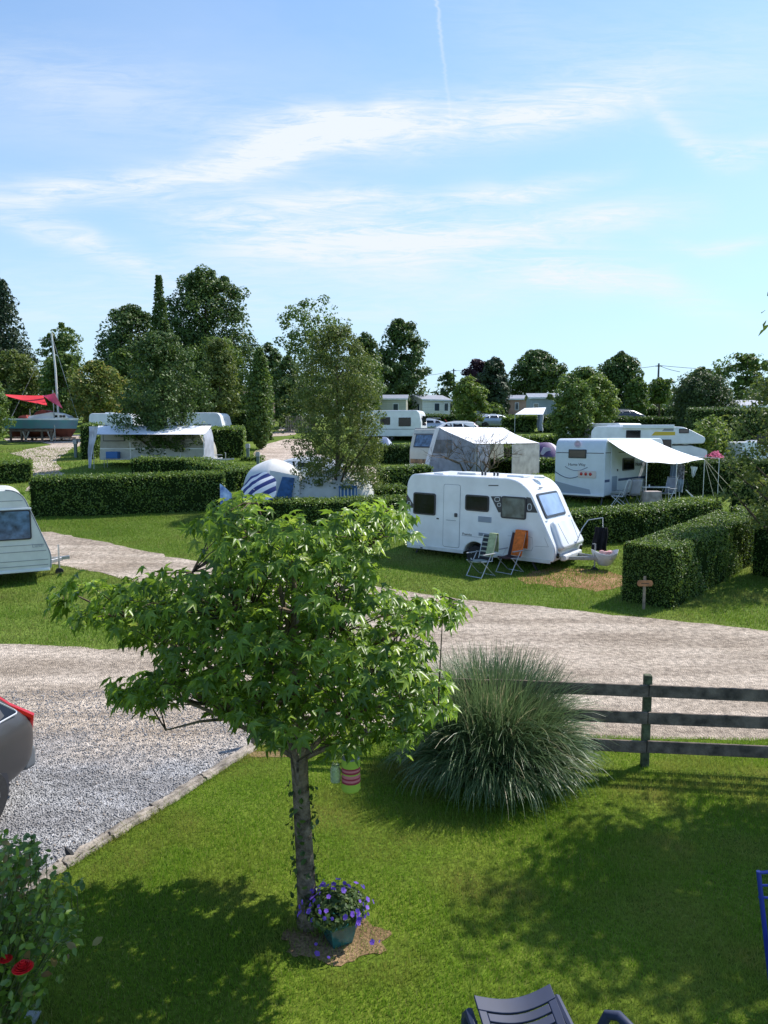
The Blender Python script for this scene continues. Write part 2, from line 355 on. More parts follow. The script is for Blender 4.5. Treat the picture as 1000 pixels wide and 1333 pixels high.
c=G(745,752); sheet('bare_earth',blob(c.x,c.y,1.6,1.3),EARTH,.008,jit=.03,step=.2)
c=G(352,984); S2=blob(c.x,c.y,.4,.10); sheet('bare_ground',S2,STRAW,.026,jit=.01,step=.1)
# blades
def bladesmesh(name,outline,dens,hgt,wid,m,excl=(),keep=None,lean=.5,seed=1,zoff=.02):
    xs=[p[0] for p in outline]; ys=[p[1] for p in outline]; A=(max(xs)-min(xs))*(max(ys)-min(ys)); n=int(A*dens)
    x=rng.uniform(min(xs),max(xs),n); y=rng.uniform(min(ys),max(ys),n); k=inpoly(x,y,outline)
    for e,pr in excl: k&=~(inpoly(x,y,e)&(rng.uniform(0,1,n)<pr))
    k&=(np.abs(x)<.56*(np.maximum(y,0)+.8)+.4)
    if keep is not None: k&=keep(x,y)
    x,y=x[k],y[k]; n=len(x); z=Tn(y)+zoff
    h=hgt*rng.uniform(.5,1.3,n)*(1+.25*np.sin(x*1.7+np.cos(y*2.3)*2)); a=rng.uniform(0,2*PI,n); ln=rng.uniform(0,2*PI,n); l=h*rng.uniform(0,lean*1.6,n)
    wx,wy=np.cos(a)*wid/2,np.sin(a)*wid/2; dx,dy=np.cos(ln)*l,np.sin(ln)*l
    P=np.stack([np.stack([x-wx,y-wy,z],1),np.stack([x+wx,y+wy,z],1),np.stack([x+dx,y+dy,z+h],1)],1).reshape(-1,3)
    return fast_mesh(name,P,np.arange(n*3).reshape(-1,3),m)
GB=leafmat('grass_blade',(.07,.16,.008),(.15,.27,.022),.38,.55,c3=(.26,.24,.09),spec=.25,patch=((.25,.22,.06),.9,.8))
GB2=leafmat('meadow_blade',(.08,.155,.014),(.145,.235,.03),.35,.6,c3=(.28,.24,.10),spec=.2,patch=((.20,.19,.07),.35,.7))
lawn_blades=PX([(332,968),(560,955),(770,960),(1000,964),(1250,970)])+[(5,3),(-5,3)]+PX([(-60,1218),(80,1136),(200,1059),(328,984)])
g=bladesmesh('lawn_grass',lawn_blades,5200,.042,.006,GB,excl=[(SOILP,.55),(SOILO,.45),(S2,.4)]); g['kind']='stuff'
def strip_(line,w):
    q=PX(line); return q+[(x+.0,y+w) for x,y in reversed(q)]
g=bladesmesh('long_grass_tufts',strip_([(575,972),(770,980),(1000,985),(1250,990)],.30),2600,.10,.008,GB,lean=.8); g['kind']='stuff'
g=bladesmesh('long_grass_tufts',strip_([(80,1137),(200,1062),(262,1023),(326,984)],-.14),3200,.075,.008,GB,lean=.9); g['kind']='stuff'
g=bladesmesh('long_grass_tufts',blob(TB.x,TB.y,.22,.16,20),2600,.09,.008,GB,lean=.8); g['kind']='stuff'
mid=PX([(-200,640),(1200,640)])+PX([(1250,960),(-200,960)])
def notroad(x,y): return ~inpoly(x,y,road_out)
g=bladesmesh('meadow_grass',[(-16,13),(16,13),(16,30),(-16,30)],850,.06,.016,GB2,keep=notroad,zoff=0); g['kind']='stuff'
g=bladesmesh('verge_grass',[(-32,30),(32,30),(32,55),(-32,55)],60,.10,.05,GB2,keep=lambda x,y:~inpoly(x,y,PX([(402,572),(346,579),(331,597),(380,609),(290,622),(280,634),(420,628),(520,640),(540,615),(412,590)])),zoff=0); g['kind']='stuff'
# loose stones on the near gravel
n=16000; x=rng.uniform(-6,-1.6,n); y=rng.uniform(5,11.5,n); k=inpoly(x,y,road_out)&(np.abs(x)<.6*(y+1)); x,y=x[k],y[k]; n=len(x)
oc=np.array([(1,0,0),(-1,0,0),(0,1,0),(0,-1,0),(0,0,.7),(0,0,-.5)]); of=np.array([(0,2,4),(2,1,4),(1,3,4),(3,0,4),(2,0,5),(1,2,5),(3,1,5),(0,3,5)])
s=rng.uniform(.006,.017,n)[:,None,None]; pp=np.stack([x,y,np.full(n,.018)],1)[:,None,:]+oc[None]*s*rng.uniform(.6,1.3,(n,6,1))
STN=leafmat('stone_chips',(.22,.215,.22),(.37,.36,.355),0,.9,c3=(.42,.33,.26),spec=.1)
o=fast_mesh('gravel_chips',pp.reshape(-1,3),(of[None]+(np.arange(n)*6)[:,None,None]).reshape(-1,3),STN); o['kind']='stuff'

# ------------------------------------------------------------------ log edging, post and rail fence
WOODG=mat('weathered_wood',(.31,.265,.22),.9,nscale=8,namp=.45,bump=.8,bscale=40)
FW=mat('fence_wood',(.17,.13,.10),.9,nscale=7,namp=.45,bump=.5,bscale=30)
FP=mat('mossy_post',(.10,.115,.06),.9,nscale=11,namp=.45,bump=.5,bscale=30)
WPOST=mat('pale_post_wood',(.30,.24,.17),.9,nscale=10,namp=.3,bump=.4)
pts=[G(*p) for p in log_px]
lab=['split grey timber edging length beside the gravel post','pale split timber edging length second from the gravel post','long weathered timber edging half way down the lawn border','timber edging length just above the black stub','timber edging length beside the rose bush','timber edging length behind the rose bush']
for i in range(len(pts)-1):
    a,b=pts[i],pts[i+1]; m=MB(); d=(b-a).normalized(); nrm=Vector((-d.y,d.x,0))
    for q in range(3):
        off=(q-1)*.05; k=[]
        for j in range(9):
            t=j/8; p=a.lerp(b,t)-d*(.02 if j==8 else 0)+nrm*(off+random.gauss(0,.006)); k.append((p.x,p.y,.03+random.gauss(0,.006)+(.02 if q==1 else 0)))
        m.tube(k,[.035+random.gauss(0,.004) for _ in k],7)
    o=m.build('log_edging',WOODG,smooth=True); tag(o,lab[i],'edging','logs edging the lawn')
c=G(95,1121); m=MB(); m.tube([(c.x,c.y,0),(c.x-.03,c.y,.08),(c.x-.08,c.y+.02,.13)],[.045,.035,.008],7); o=m.build('pipe_stub',RUB,smooth=True); tag(o,'small black pointed stub standing on the log edging','stub')
FA=G(839,999); FB=G(328,973); fd=(FB-FA); fd.z=0; span=fd.length; fd.normalize(); fn=Vector((-fd.y,fd.x,0))
if fn.y<0: fn=-fn
fr=thing('rail_fence','dark weathered three rail wooden fence beside the gravel and behind the ornamental grass','fence',FA)
def flocal(p): return p-FA
for k,(t,hh) in enumerate([(-2.7,1.2),(0,1.2),(1.9,1.12),(3.6,1.1)]):
    p=FA+fd*t; p.z=T(p.y)-.02; p=flocal(p)
    m=MB(); m.bar(p,p+Vector((0,0,hh)),.095,.095,up=fn); m.build('post',FP,fr,bevel=.012)
for z in (.30,.66,1.0):
    for a,b in ((-6.0,-2.7),(-2.7,.0),(0,1.9),(1.9,3.6)):
        p=FA+fd*(a+.004)-fn*.068; q=FA+fd*(b-.004)-fn*.068
        p.z=T(p.y)+z+random.uniform(-.012,.012); q.z=T(q.y)+z+random.uniform(-.012,.012)
        m=MB(); m.bar(flocal(p)+fn*.136 if 0 else flocal(p),flocal(q),.035,.15); m.build('rail',FW,fr,bevel=.006)
p=FB; o=thing('gravel_post','short pale wooden post at the gravel corner behind the tree','post',FB+Vector((.02,.05,0)))
m=MB(); m.bar((0,0,-.02),(0,0,.48),.07,.07,up=(0,1,0)); m.build('post_shaft',WPOST,o,bevel=.01)
m=MB(); m.bar((0,0,.48),(0,0,.55),.085,.085,up=(0,1,0)); m.build('post_cap',WOODG,o,bevel=.015)

# ------------------------------------------------------------------ hedges
HC=mat('hedge_core',(.016,.028,.008),1,nscale=6,namp=.3,spec=0)  # inner shade put into the colour: dark so gaps between leaves look deep
HL=leafmat('privet_leaf',(.042,.088,.013),(.125,.205,.028),.32,.45,c3=(.16,.22,.04),spec=.45,patch=((.17,.25,.035),1.3,.55))
HLD=leafmat('laurel_leaf',(.03,.065,.013),(.08,.135,.024),.25,.45,c3=(.09,.14,.03))
def hedge(label,path,width,h,cat='hedge',mt=None,world=False,leaf=None,group=None,dens=1.0,name='clipped_hedge'):
    P=[Vector((p[0],p[1])) if world else Vector(G(*p)[:2]) for p in path]
    D=sum(p.y for p in P)/len(P); ls=leaf or max(.05,.0026*D)
    c=P[0]; root=thing(name,label,cat,(c.x,c.y,T(c.y)),group=group)
    O=Vector((c.x,c.y,T(c.y)))
    segs=[]; pos=[];nr=[]
    core=MB()
    hs=h if isinstance(h,(list,tuple)) else [h]*len(P)
    # offset back side (left of the direction of travel)
    nrm=[]
    for i,p in enumerate(P):
        d=(P[min(i+1,len(P)-1)]-P[max(i-1,0)]).normalized(); nrm.append(Vector((-d.y,d.x)))
    # resample
    RS=[]
    for i in range(len(P)-1):
        k=max(2,int((P[i+1]-P[i]).length/.5))
        for j in range(k+(i==len(P)-2)):
            t=j/k; RS.append((P[i].lerp(P[i+1],t),nrm[i].lerp(nrm[i+1],t).normalized(),hs[i]+(hs[i+1]-hs[i])*t))
    ins=ls*.5; rows=[]; nR=len(RS)
    for i,(p,n_,hh) in enumerate(RS):
        d=Vector((n_.y,-n_.x)); pp=p+d*(ins if i==0 else (-ins if i==nR-1 else 0))
        row=[]
        for (o_,z) in ((ins,-.1),(ins*.6,hh*.5),(ins,hh-ins*1.8),(ins*3,hh-ins),(width-ins*3,hh-ins),(width-ins,hh-ins*1.8),(width-ins*.6,hh*.5),(width-ins,-.1)):
            q=pp+n_*(o_+random.gauss(0,ins*.25)); row.append((q.x-O.x,q.y-O.y,T(q.y)+z+random.gauss(0,ins*.2)-O.z))
        rows.append(row)
    vs=[v for r in rows for v in r]; fs=[]
    for i in range(nR-1):
        for k in range(7): fs.append((i*8+k,i*8+k+1,(i+1)*8+k+1,(i+1)*8+k))
    fs+= [tuple(range(8)),tuple(range((nR-1)*8+7,(nR-1)*8-1,-1))]
    core.add(vs,fs); core.build('branches',HC,root,smooth=True)  # solid dark hull standing for the shaded twigs and leaves inside
    dn=3.6/ls**2*dens*.55
    def emit(n,fn):
        a=rng.uniform(0,1,n); b=rng.uniform(0,1,n); pos.append((a,b,fn))
    XY=[];NR=[]
    S_=np.array([[p.x,p.y,n_.x,n_.y,hh] for p,n_,hh in RS])
    seglen=np.linalg.norm(np.diff(S_[:,:2],axis=0),axis=1); cum=np.concatenate([[0],np.cumsum(seglen)]); Ltot=cum[-1]
    def samp(s): return np.stack([np.interp(s,cum,S_[:,k]) for k in range(5)],1)
    rd=min(.12,width*.2)
    for kind,cnt in (('f',Ltot*max(hs)*dn),('b',Ltot*max(hs)*dn*.35),('t',Ltot*width*dn),('s',width*max(hs)*dn),('e',width*max(hs)*dn)):
        n=int(cnt); 
        if n<1: continue
        s=rng.uniform(0,Ltot,n); v=rng.uniform(0,1,n); wv=rng.uniform(0,width,n)
        if kind=='s': s=np.zeros(n)
        if kind=='e': s=np.full(n,Ltot)
        q=samp(s); wob=.6*(.05*np.sin(s*2.3+v*4+P[0].x)+.035*np.sin(s*6.1+1+P[0].y)*np.cos(v*7)+.02*np.sin(s*13))
        zz=v*q[:,4]
        if kind=='f': off=np.zeros(n)+wob; N3=np.stack([-q[:,2],-q[:,3],np.full(n,.25)],1)
        elif kind=='b': off=width+wob; N3=np.stack([q[:,2],q[:,3],np.full(n,.25)],1)
        elif kind=='t': off=wv; zz=q[:,4]+wob*.7; N3=np.stack([0*v,0*v,1+0*v],1)
        else:
            off=wv; sg=-1 if kind=='s' else 1
            N3=np.stack([sg*q[:,3],-sg*q[:,2],np.full(n,.25)],1)
        # rounded shoulders
        edge=np.clip((zz-(q[:,4]-rd))/rd,0,1)
        if kind in 'fb': off=off+(edge**2*rd*.7 if kind=='f' else -edge**2*rd*.7)
        if kind=='t': e2=np.clip(1-np.minimum(wv,width-wv)/rd,0,1); zz=zz-e2**2*rd*.5
        dep=rng.normal(0,ls*.35,n)
        x=q[:,0]+q[:,2]*off; y=q[:,1]+q[:,3]*off
        if kind in 'se':
            x+=sg*q[:,3]*np.abs(dep)*.5; y-=sg*q[:,2]*np.abs(dep)*.5
        p3=np.stack([x,y,Tn(y)+zz],1)+N3*dep[:,None]
        XY.append(p3); NR.append(N3)
    XY=np.concatenate(XY); NR=np.concatenate(NR)
    NR=np.concatenate([NR]); XY-=np.array([O.x,O.y,O.z])
    leaves('foliage',XY,NR,ls*1.1,mt or HL,root,jit=.65)
    return root
hedge('thick clipped hedge block in front with the small orange wooden sign at its end',[(876,794),(985,732)],1.25,1.42,leaf=.044)
hedge('clipped hedge running behind the nose of the large white caravan',[(728,712),(830,706),(940,690)],1.1,1.05)
hedge('dark clipped hedge at the right edge beside the thick hedge block',[(978,748),(1100,772)],1.5,1.35)
hedge('long tall clipped hedge behind the empty pitch on the left',[(40,674),(150,671),(292,665)],1.1,1.5)
hedge('short clipped hedge at the left edge near the far path',[(-60,634),(42,628)],2.0,1.0)
hedge('low clipped hedge in front of the beige awning caravan',[(170,621),(240,622),(304,640)],1.6,.95,dens=.8)
hedge('dark clipped hedge below the white inflatable tents',[(296,688),(420,688),(540,683)],1.1,.95)
hedge('clipped hedge end beside the birch trunk',[(470,655),(530,652)],1.2,.6)
hedge('tall clipped hedge piece right of the birch',[(500,640),(563,636)],1.1,1.05)
hedge('tall square clipped hedge block beside the beige awning caravan',[(268,597),(318,596)],2.2,1.9)
hedge('low clipped hedge behind the square hedge block',[(262,578),(312,577)],2.0,1.3)
hedge('small clipped hedge piece beyond the beige awning caravan at its left',[(105,598),(122,598)],2.0,2.2,dens=.8)
hedge('dark tall hedge beyond the curved path',[(300,575),(340,574),(356,573)],1.6,2.4,mt=HLD)
hedge('clipped hedge right of the curved path under the small willow',[(312,600),(336,601)],1.0,.25)
hedge('small square hedge block between the two white caravans',[(744,652),(768,650)],1.2,1.1)
hedge('long dark hedge behind the washing line',[(862,648),(900,644),(1060,644)],1.4,1.5,mt=HLD)
hedge('bushy dark hedge block with the second wooden sign on the right',[(950,677),(1060,690)],2.0,1.45,mt=HLD)
hedge('low hedge at the right edge just above the thick hedge block',[(962,700),(1080,707)],1.5,.85)
hedge('low clipped hedge row in front of the purple dome tent',[(640,618),(690,616),(728,616)],1.0,.75)
hedge('clipped hedge row behind the purple dome tent',[(650,600),(728,600)],1.2,.9)
hedge('clipped hedge row below the white party tent on the terrace',[(655,584),(735,583)],1.2,.85)
hedge('short dark hedge segment right of the white party tent',[(705,563),(790,563)],1.4,1.5,mt=HLD)
hedge('clipped hedge row left of the white party tent pole',[(655,563),(697,563)],1.3,1.35)
hedge('long dark hedge in front of the cream mobile home',[(548,556),(700,557)],1.4,1.2,mt=HLD)
hedge('dark hedge row behind the awning caravan roof',[(560,568),(660,570)],1.4,.7,mt=HLD)
hedge('dark hedge row below the far white caravan',[(480,572),(560,573)],1.2,.9,mt=HLD)
hedge('dark hedge row between birch and the tall awning caravan',[(470,604),(545,604)],1.2,1.1,mt=HLD)
hedge('long dark hedge on the far right in front of the grey mobile home',[(820,545),(905,545)],1.5,1.4,mt=HLD)
hedge('clipped hedge row above the motorhome roof',[(782,566),(905,566)],1.5,1.5,mt=HLD)
hedge('dark hedge mass under the round willow',[(900,598),(1010,600)],2.0,3.2,mt=HLD)
# ------------------------------------------------------------------ trees
LG=leafmat('tree_leaf_green',(.046,.09,.016),(.12,.19,.032),.3,.5)
LDK=leafmat('tree_leaf_dark',(.034,.07,.015),(.09,.15,.03),.22,.5)
LCON=leafmat('conifer_needles',(.02,.042,.018),(.048,.08,.03),.08,.6)
LOL=leafmat('tree_leaf_olive',(.06,.095,.018),(.13,.17,.035),.32,.5)
LLT=leafmat('tree_leaf_light',(.07,.12,.02),(.16,.23,.04),.4,.5)
LPU=leafmat('tree_leaf_purple',(.03,.014,.02),(.065,.03,.04),.2,.5)
LWL=leafmat('willow_leaf',(.03,.058,.018),(.07,.11,.03),.25,.55)
LYE=leafmat('tree_leaf_yellowing',(.06,.11,.02),(.17,.20,.04),.35,.5,c3=(.3,.22,.05))
SH={'round':lambda t:np.sqrt(np.clip(1-(2*t-1)**2,0,1)),'cone':lambda t:(1-t)**.85*.95+.03,'column':lambda t:np.clip(np.sin(np.clip(t*1.02,0,1)*PI)**.45,0,1)*(1-.35*t),
    'egg':lambda t:np.sqrt(np.clip(1-(1.55*(t-.36))**2,0,1)),'broad':lambda t:np.clip(1-np.abs(2*t-.9)**3.2,0,1)**.6,
    'vase':lambda t:.35+.65*np.sqrt(np.clip(1-(1.8*(t-.6))**2,0,1))}
def crown(root,O,W,z0,z1,Wy,shape,m,leaf,nb,nl,br=.2,rnd=0,tmpl=DIAM,hang=0,trunk_r=.15,bark=BARK,limbs=9,part='crown',rag=.12):
    nb=int(nb*1.35); nl=int(nl*.85); br=br*1.3
    t=rng.uniform(.03,.97,nb)
    if shape=='cone': t=1-np.sqrt(rng.uniform(.004,1,nb))
    rf=SH[shape](t); a=rng.uniform(0,2*PI,nb); q=rng.uniform(.15,1,nb)**.5
    b_r=W*br*rng.uniform(.6,1.3,nb)*np.clip(.45+.6*rf,.25,1)
    rr_=np.maximum(rf*q*(1+rng.normal(0,rag,nb))-br*.75,0)
    C=np.stack([rr_*np.cos(a)*W,rr_*np.sin(a)*Wy,z0+(z1-z0)*t],1)
    C[:,2]=np.clip(C[:,2],z0+b_r*.3,z1-b_r*.6)
    d=unit(rng.normal(0,1,(nb*nl,3))); rad=(rng.uniform(.25,1,nb*nl)**.45)[:,None]
    Bc=np.repeat(C,nl,0); Br=np.repeat(b_r,nl)[:,None]
    P=Bc+d*Br*rad*np.array([1,1,.75])
    out=unit((Bc-np.array([0,0,(z0+z1)/2]))/np.array([W,Wy,(z1-z0)/2]))
    nf=int(nb*nl*.28); tf=rng.uniform(.04,.93,nf); Rf=SH[shape](tf)*np.sqrt(rng.uniform(0,1,nf))*.88; af=rng.uniform(0,2*PI,nf)
    Pf=np.stack([Rf*np.cos(af)*W,Rf*np.sin(af)*Wy,z0+(z1-z0)*tf],1); ok=np.sin(Pf[:,0]*3.1/W+nb)+np.sin(Pf[:,1]*3.7/W+1)+np.sin(Pf[:,2]*4.3/W+nl)>-.9
    Pf=Pf[ok]; P=np.concatenate([P,Pf]); d=np.concatenate([d,unit(rng.normal(0,1,(len(Pf),3)))]); out=np.concatenate([out,unit(Pf-np.array([0,0,(z0+z1)/2]))])
    leaves(part,P,d+out*.4+np.array([0,0,.45]),leaf,m,root,tmpl=tmpl,jit=.45,tipdir=(np.array([0,0,-hang]) if hang else None))
    # trunk with limbs
    tb=MB(); zt=z0+(z1-z0)*.75; k=[]
    for j in range(8):
        s=j/7; k.append((math.sin(s*4+nb)*trunk_r*.5*s,math.cos(s*3)*trunk_r*.5*s,-.15+(zt+.15)*s))
    tb.tube(k,[trunk_r*(1.25 if j==0 else 1)*(1-.82*j/7) for j in range(8)],9)
    idx=rng.permutation(nb)[:limbs]
    for i in idx:
        c=Vector(C[i]); z=max(z0*.7,min(zt*.9,c.z-(abs(c.x)+abs(c.y))*.7)); s=(z+.15)/(zt+.15); r0=trunk_r*(1-.8*s)*.55
        b=Vector((math.sin(s*4+nb)*trunk_r*.5*s,math.cos(s*3)*trunk_r*.5*s,z)); mid=b.lerp(c,.55)+Vector((0,0,-.04*W))
        tb.tube([b,mid,c],[r0,r0*.6,r0*.2],6)
    tb.build('trunk',bark,root,smooth=True)
    return C,b_r
def tree(name,label,Y,x0,x1,yt,yb,shape='round',m=LG,leaf=None,nb=60,nl=110,br=.2,hang=0,tr=None,group=None,cx=None,wy=.8,limbs=9,tmpl=DIAM,bark=BARK,rag=.12,extra=None):
    xc=(x0+x1)/2; X=At(xc,600,Y).x; gz=T(Y); root=thing(name,label,'tree' if name!='conifer_tree' else 'conifer',(X,Y,gz),group=group)
    z1=At(xc,yt,Y).z-gz; z0=max(.15,At(xc,yb,Y).z-gz); W=(x1-x0)/2/F*Y*(1.02 if Y<40 else 1.14 if nb<200 else 1.06)
    lf=leaf or max(.09,.0042*Y)
    crown(root,(X,Y,gz),W,z0,z1,W*wy,shape,m,lf,nb,nl,br=br,hang=hang,trunk_r=tr or max(.07,W*.07),limbs=limbs,tmpl=tmpl,bark=bark,rag=rag)
    return root
g='trees along the back of the campsite'
tree('conifer_tree','tall dark spruce at the left edge of the skyline',90,-52,76,352,545,'cone',LCON,nb=150,nl=90,br=.17,hang=.7,group=g)
tree('conifer_tree','slim pointed conifer rising above the left tree group',70,188,240,343,562,'cone',LDK,nb=110,nl=80,br=.17,rag=.35,group=g)
tree('broadleaf_tree','dark green tree behind the boat mast',88,60,116,418,540,'broad',LG,nb=50,nl=110,group=g)
tree('broadleaf_tree','tall dark tree directly left of the slim conifer',84,128,224,396,562,'round',LDK,nb=120,nl=120,group=g)
tree('broadleaf_tree','tallest broad dark tree right of the slim conifer',80,206,342,348,562,'egg',LDK,nb=220,nl=120,br=.14,group=g,rag=.13)
tree('broadleaf_tree','low olive tree behind the boat on the left',80,-10,60,455,545,'round',LOL,nb=60,nl=110,group=g)
tree('broadleaf_tree','drooping green tree between the mast and the yellowing tree',78,56,118,458,560,'round',LG,nb=60,nl=110,hang=.8,group=g)
tree('broadleaf_tree','yellowing small tree behind the beige awning caravan',62,93,166,470,556,'round',LYE,nb=60,nl=110,group=g)
tree('broadleaf_tree','green bushy tree between the spruce and the left dark tree',95,128,172,436,540,'round',LDK,nb=40,nl=100,group=g)
tree('small_tree','dark purplish green tree standing in front of the beige awning caravan',44,163,262,428,594,'egg',LDK,nb=130,nl=130,br=.17,leaf=.17,group=g,rag=.25)
tree('small_tree','slender olive tree just right of the dark caravan tree',58,262,314,436,545,'egg',LOL,nb=60,nl=110,group=g)
tree('small_tree','soft green columnar tree beside the curved path',54,318,362,452,582,'column',LG,nb=60,nl=110,br=.3,group=g)
tree('broadleaf_tree','sparse topped tall tree rising behind the birch',76,369,446,386,540,'vase',LG,nb=60,nl=75,br=.17,group=g,rag=.25)
tree('broadleaf_tree','wide dark green crown low behind the slim olive tree',74,236,330,440,565,'round',LG,nb=90,nl=110,group=g)
tree('broadleaf_tree','green rounded tree low between the yellowing tree and the dark caravan tree',72,138,190,452,566,'round',LG,nb=60,nl=110,group=g)
tree('broadleaf_tree','dark low tree behind the birch on its left side',70,350,402,462,572,'round',LDK,nb=50,nl=110,group=g)
tree('broadleaf_tree','green bushy tree behind the birch on its right side',72,440,500,462,545,'round',LG,nb=60,nl=110,group=g)
tree('broadleaf_tree','mid green tree between the big round dark tree and the dark upright tree',80,722,792,478,560,'round',LG,nb=60,nl=110,group=g)
tree('broadleaf_tree','dark narrow tree between the tall pair behind the path',90,325,376,446,560,'round',LDK,nb=50,nl=110,group=g)
tree('broadleaf_tree','mid height dark tree immediately right of the birch top',88,452,500,432,560,'round',LDK,nb=60,nl=110,group=g,rag=.25)
tree('broadleaf_tree','dark oval tree behind the cream mobile home',100,487,556,414,550,'egg',LDK,nb=110,nl=120,br=.17,group=g)
tree('broadleaf_tree','purple leaved tree behind the cream mobile home',105,603,640,466,530,'round',LPU,nb=50,nl=110,group=g)
tree('conifer_tree','dark bushy conifer beside the purple leaved tree',96,622,662,464,548,'egg',LCON,nb=60,nl=120,br=.25,group=g)
tree('small_tree','light green small tree in front of the cream mobile home',70,588,634,488,550,'broad',LLT,nb=45,nl=90,br=.2,group=g)
tree('small_tree','small round dark tree near the distant utility pole',105,566,598,484,530,'round',LDK,nb=24,nl=50,group=g,rag=.3)
tree('shrub_tree','tiny round green bush left of the terracotta mobile home',76,628,656,524,552,'round',LG,nb=22,nl=90,group=g)
tree('broadleaf_tree','big round dark tree behind the terracotta mobile home',112,661,730,456,540,'round',LDK,nb=110,nl=120,br=.17,group=g)
tree('small_tree','loose light green tree right of the party tent',49,716,772,486,582,'broad',LG,nb=80,nl=85,br=.17,group=g,rag=.25)
tree('small_tree','bright small leafed tree above the purple dome tent',60,748,802,488,560,'round',LLT,nb=55,nl=85,br=.2,group=g,rag=.25)
tree('broadleaf_tree','dark upright tree above the striped motorhome',95,775,834,457,545,'broad',LDK,nb=90,nl=120,group=g)
tree('small_tree','small green tree right of the dark upright tree',90,812,842,490,548,'round',LG,nb=40,nl=100,group=g)
tree('small_tree','low bushy tree at the foot of the utility pole',100,838,874,492,525,'round',LG,nb=30,nl=90,group=g,rag=.25)
tree('willow_tree','dense round willow with several leaning stems on the right',62,873,950,484,572,'round',LWL,nb=160,nl=130,br=.2,hang=.9,group=g,leaf=.2)
tree('broadleaf_tree','dark tree peeping over the round willow',105,884,930,478,530,'round',LDK,nb=40,nl=100,group=g)
tree('broadleaf_tree','tall airy tree at the right behind the willow',85,935,988,454,570,'vase',LG,nb=55,nl=90,br=.18,group=g,rag=.2)
tree('broadleaf_tree','dark green tree filling the right edge behind the willow',72,960,1070,500,600,'broad',LDK,nb=90,nl=110,group=g)
tree('broadleaf_tree','green bushy tree at the left edge below the spruce',56,-60,14,478,588,'egg',LG,nb=80,nl=100,group=g)
tree('birch_tree','tall birch with fine drooping leaves left of the large white caravan',31,372,506,420,642,'egg',LOL,leaf=.10,nb=260,nl=105,br=.13,hang=.8,tr=.13,wy=.9,group=g,limbs=22,rag=.2)
tree('fruit_tree','airy tree with pale fluttering leaves reaching in at the right edge',20,938,1112,468,700,'round',LOL,leaf=.11,nb=130,nl=50,br=.13,tr=.12,group=g,limbs=26,rag=.3)
tree('broadleaf_tree','tree beyond the right edge whose shadow crosses the front lawn',8.6,1010,1560,265,640,'round',LG,leaf=.13,nb=130,nl=100,br=.2,tr=.16,limbs=20,wy=.78)
# far wood closing the view
P=[];Nn=[]
for _ in range(520):
    y=rng.uniform(118,150); x=rng.uniform(-105,105); r=rng.uniform(2,4.2); h=T(y)+rng.uniform(-.5,3.0)+ (2.0 if x<-5 else 0)
    d=unit(rng.normal(0,1,(60,3))); P.append(np.array([x,y,h])+d*r*rng.uniform(.5,1,(60,1))); Nn.append(d+np.array([0,0,.4]))
o=leaves('far_wood',np.concatenate(P),np.concatenate(Nn),.9,LDK); o['kind']='stuff'
# small shrubs
def shrub(label,px,py,w,h,m,leaf,n,hang=0,name='shrub',D=None,shape='broad',tm=DIAM):
    p=G(px,py); root=thing(name,label,'shrub',p); crown(root,p,w/2,.02,h,w/2,shape,m,leaf,max(14,n//60),60,br=.3,hang=hang,trunk_r=.03,limbs=6,tmpl=tm); return root
shrub('pale green arching shrub in front of the round willow',925,606,3.0,3.0,LLT,.22,1500,name='arching_shrub')
LPK=leafmat('pink_petals',(.45,.09,.16),(.65,.22,.32),.3,.6)
PKR=shrub('pink flowering hydrangea right of the awning',930,616,1.5,1.2,LPK,.12,900,name='hydrangea')
for _ in PKR.children:
    if _.name.startswith('crown'): _.name='blooms'
shrub('small green shrub beside the brown cabin',325,560,2.6,2.6,LG,.2,1200)
shrub('leafy bush right of the party tent under the loose tree',745,578,3.6,3.2,LG,.2,2400)
# bare dead shrub
c=G(620,629); root=thing('bare_shrub','leafless grey branching shrub behind the large white caravan','dead shrub',c)
m=MB()
def grow(p,d,r,L_,dep):
    k=[p]; q=Vector(p); dd=Vector(d)
    for j in range(4):
        dd=(dd+Vector((random.gauss(0,.22),random.gauss(0,.22),random.gauss(.06,.12)))).normalized(); q=q+dd*L_/4; k.append(q.copy())
    m.tube(k,[r*(1-.13*j) for j in range(5)],5 if dep else 7)
    if dep<4:
        for _ in range(3 if dep<3 else 2):
            a=Vector((random.gauss(0,.75),random.gauss(0,.55),random.gauss(.1,.45))); grow(k[random.choice((2,3,4))],(dd+a).normalized(),r*.52,L_*.72,dep+1)
for a in ((-.9,0,.7),(-.4,.3,1),(.5,-.1,.9),(.9,.1,.55),(.75,.3,1.0)): grow(Vector((0,0,0)),Vector(a).normalized(),.075,1.35,0)
m.build('branches',BARKL,root,smooth=True)

# ------------------------------------------------------------------ the sweetgum in the lawn
SG=leafmat('sweetgum_leaf',(.055,.12,.010),(.185,.31,.033),.46,.36,c3=(.24,.33,.05),spec=.5)
root=thing('sweetgum_tree','young sweetgum with star shaped leaves standing in the front lawn','tree',TB)
OUT=[(68,768),(88,748),(140,758),(175,738),(205,735),(228,742),(262,742),(282,715),(262,678),(290,648),(330,640),(352,668),(385,655),(425,675),(455,662),(500,645),(528,660),(530,712),(478,738),(480,762),(540,768),(590,770),(602,785),(575,810),(560,800),(548,830),(556,860),(575,905),(580,940),(548,950),(535,985),(505,965),(470,985),(430,990),(415,965),(385,975),(345,980),(322,950),(300,950),(275,930),(250,905),(225,905),(190,940),(150,918),(160,900),(200,880),(190,850),(165,835),(140,815),(100,800)]
OC=[sum(q[0] for q in OUT)/len(OUT),sum(q[1] for q in OUT)/len(OUT)]
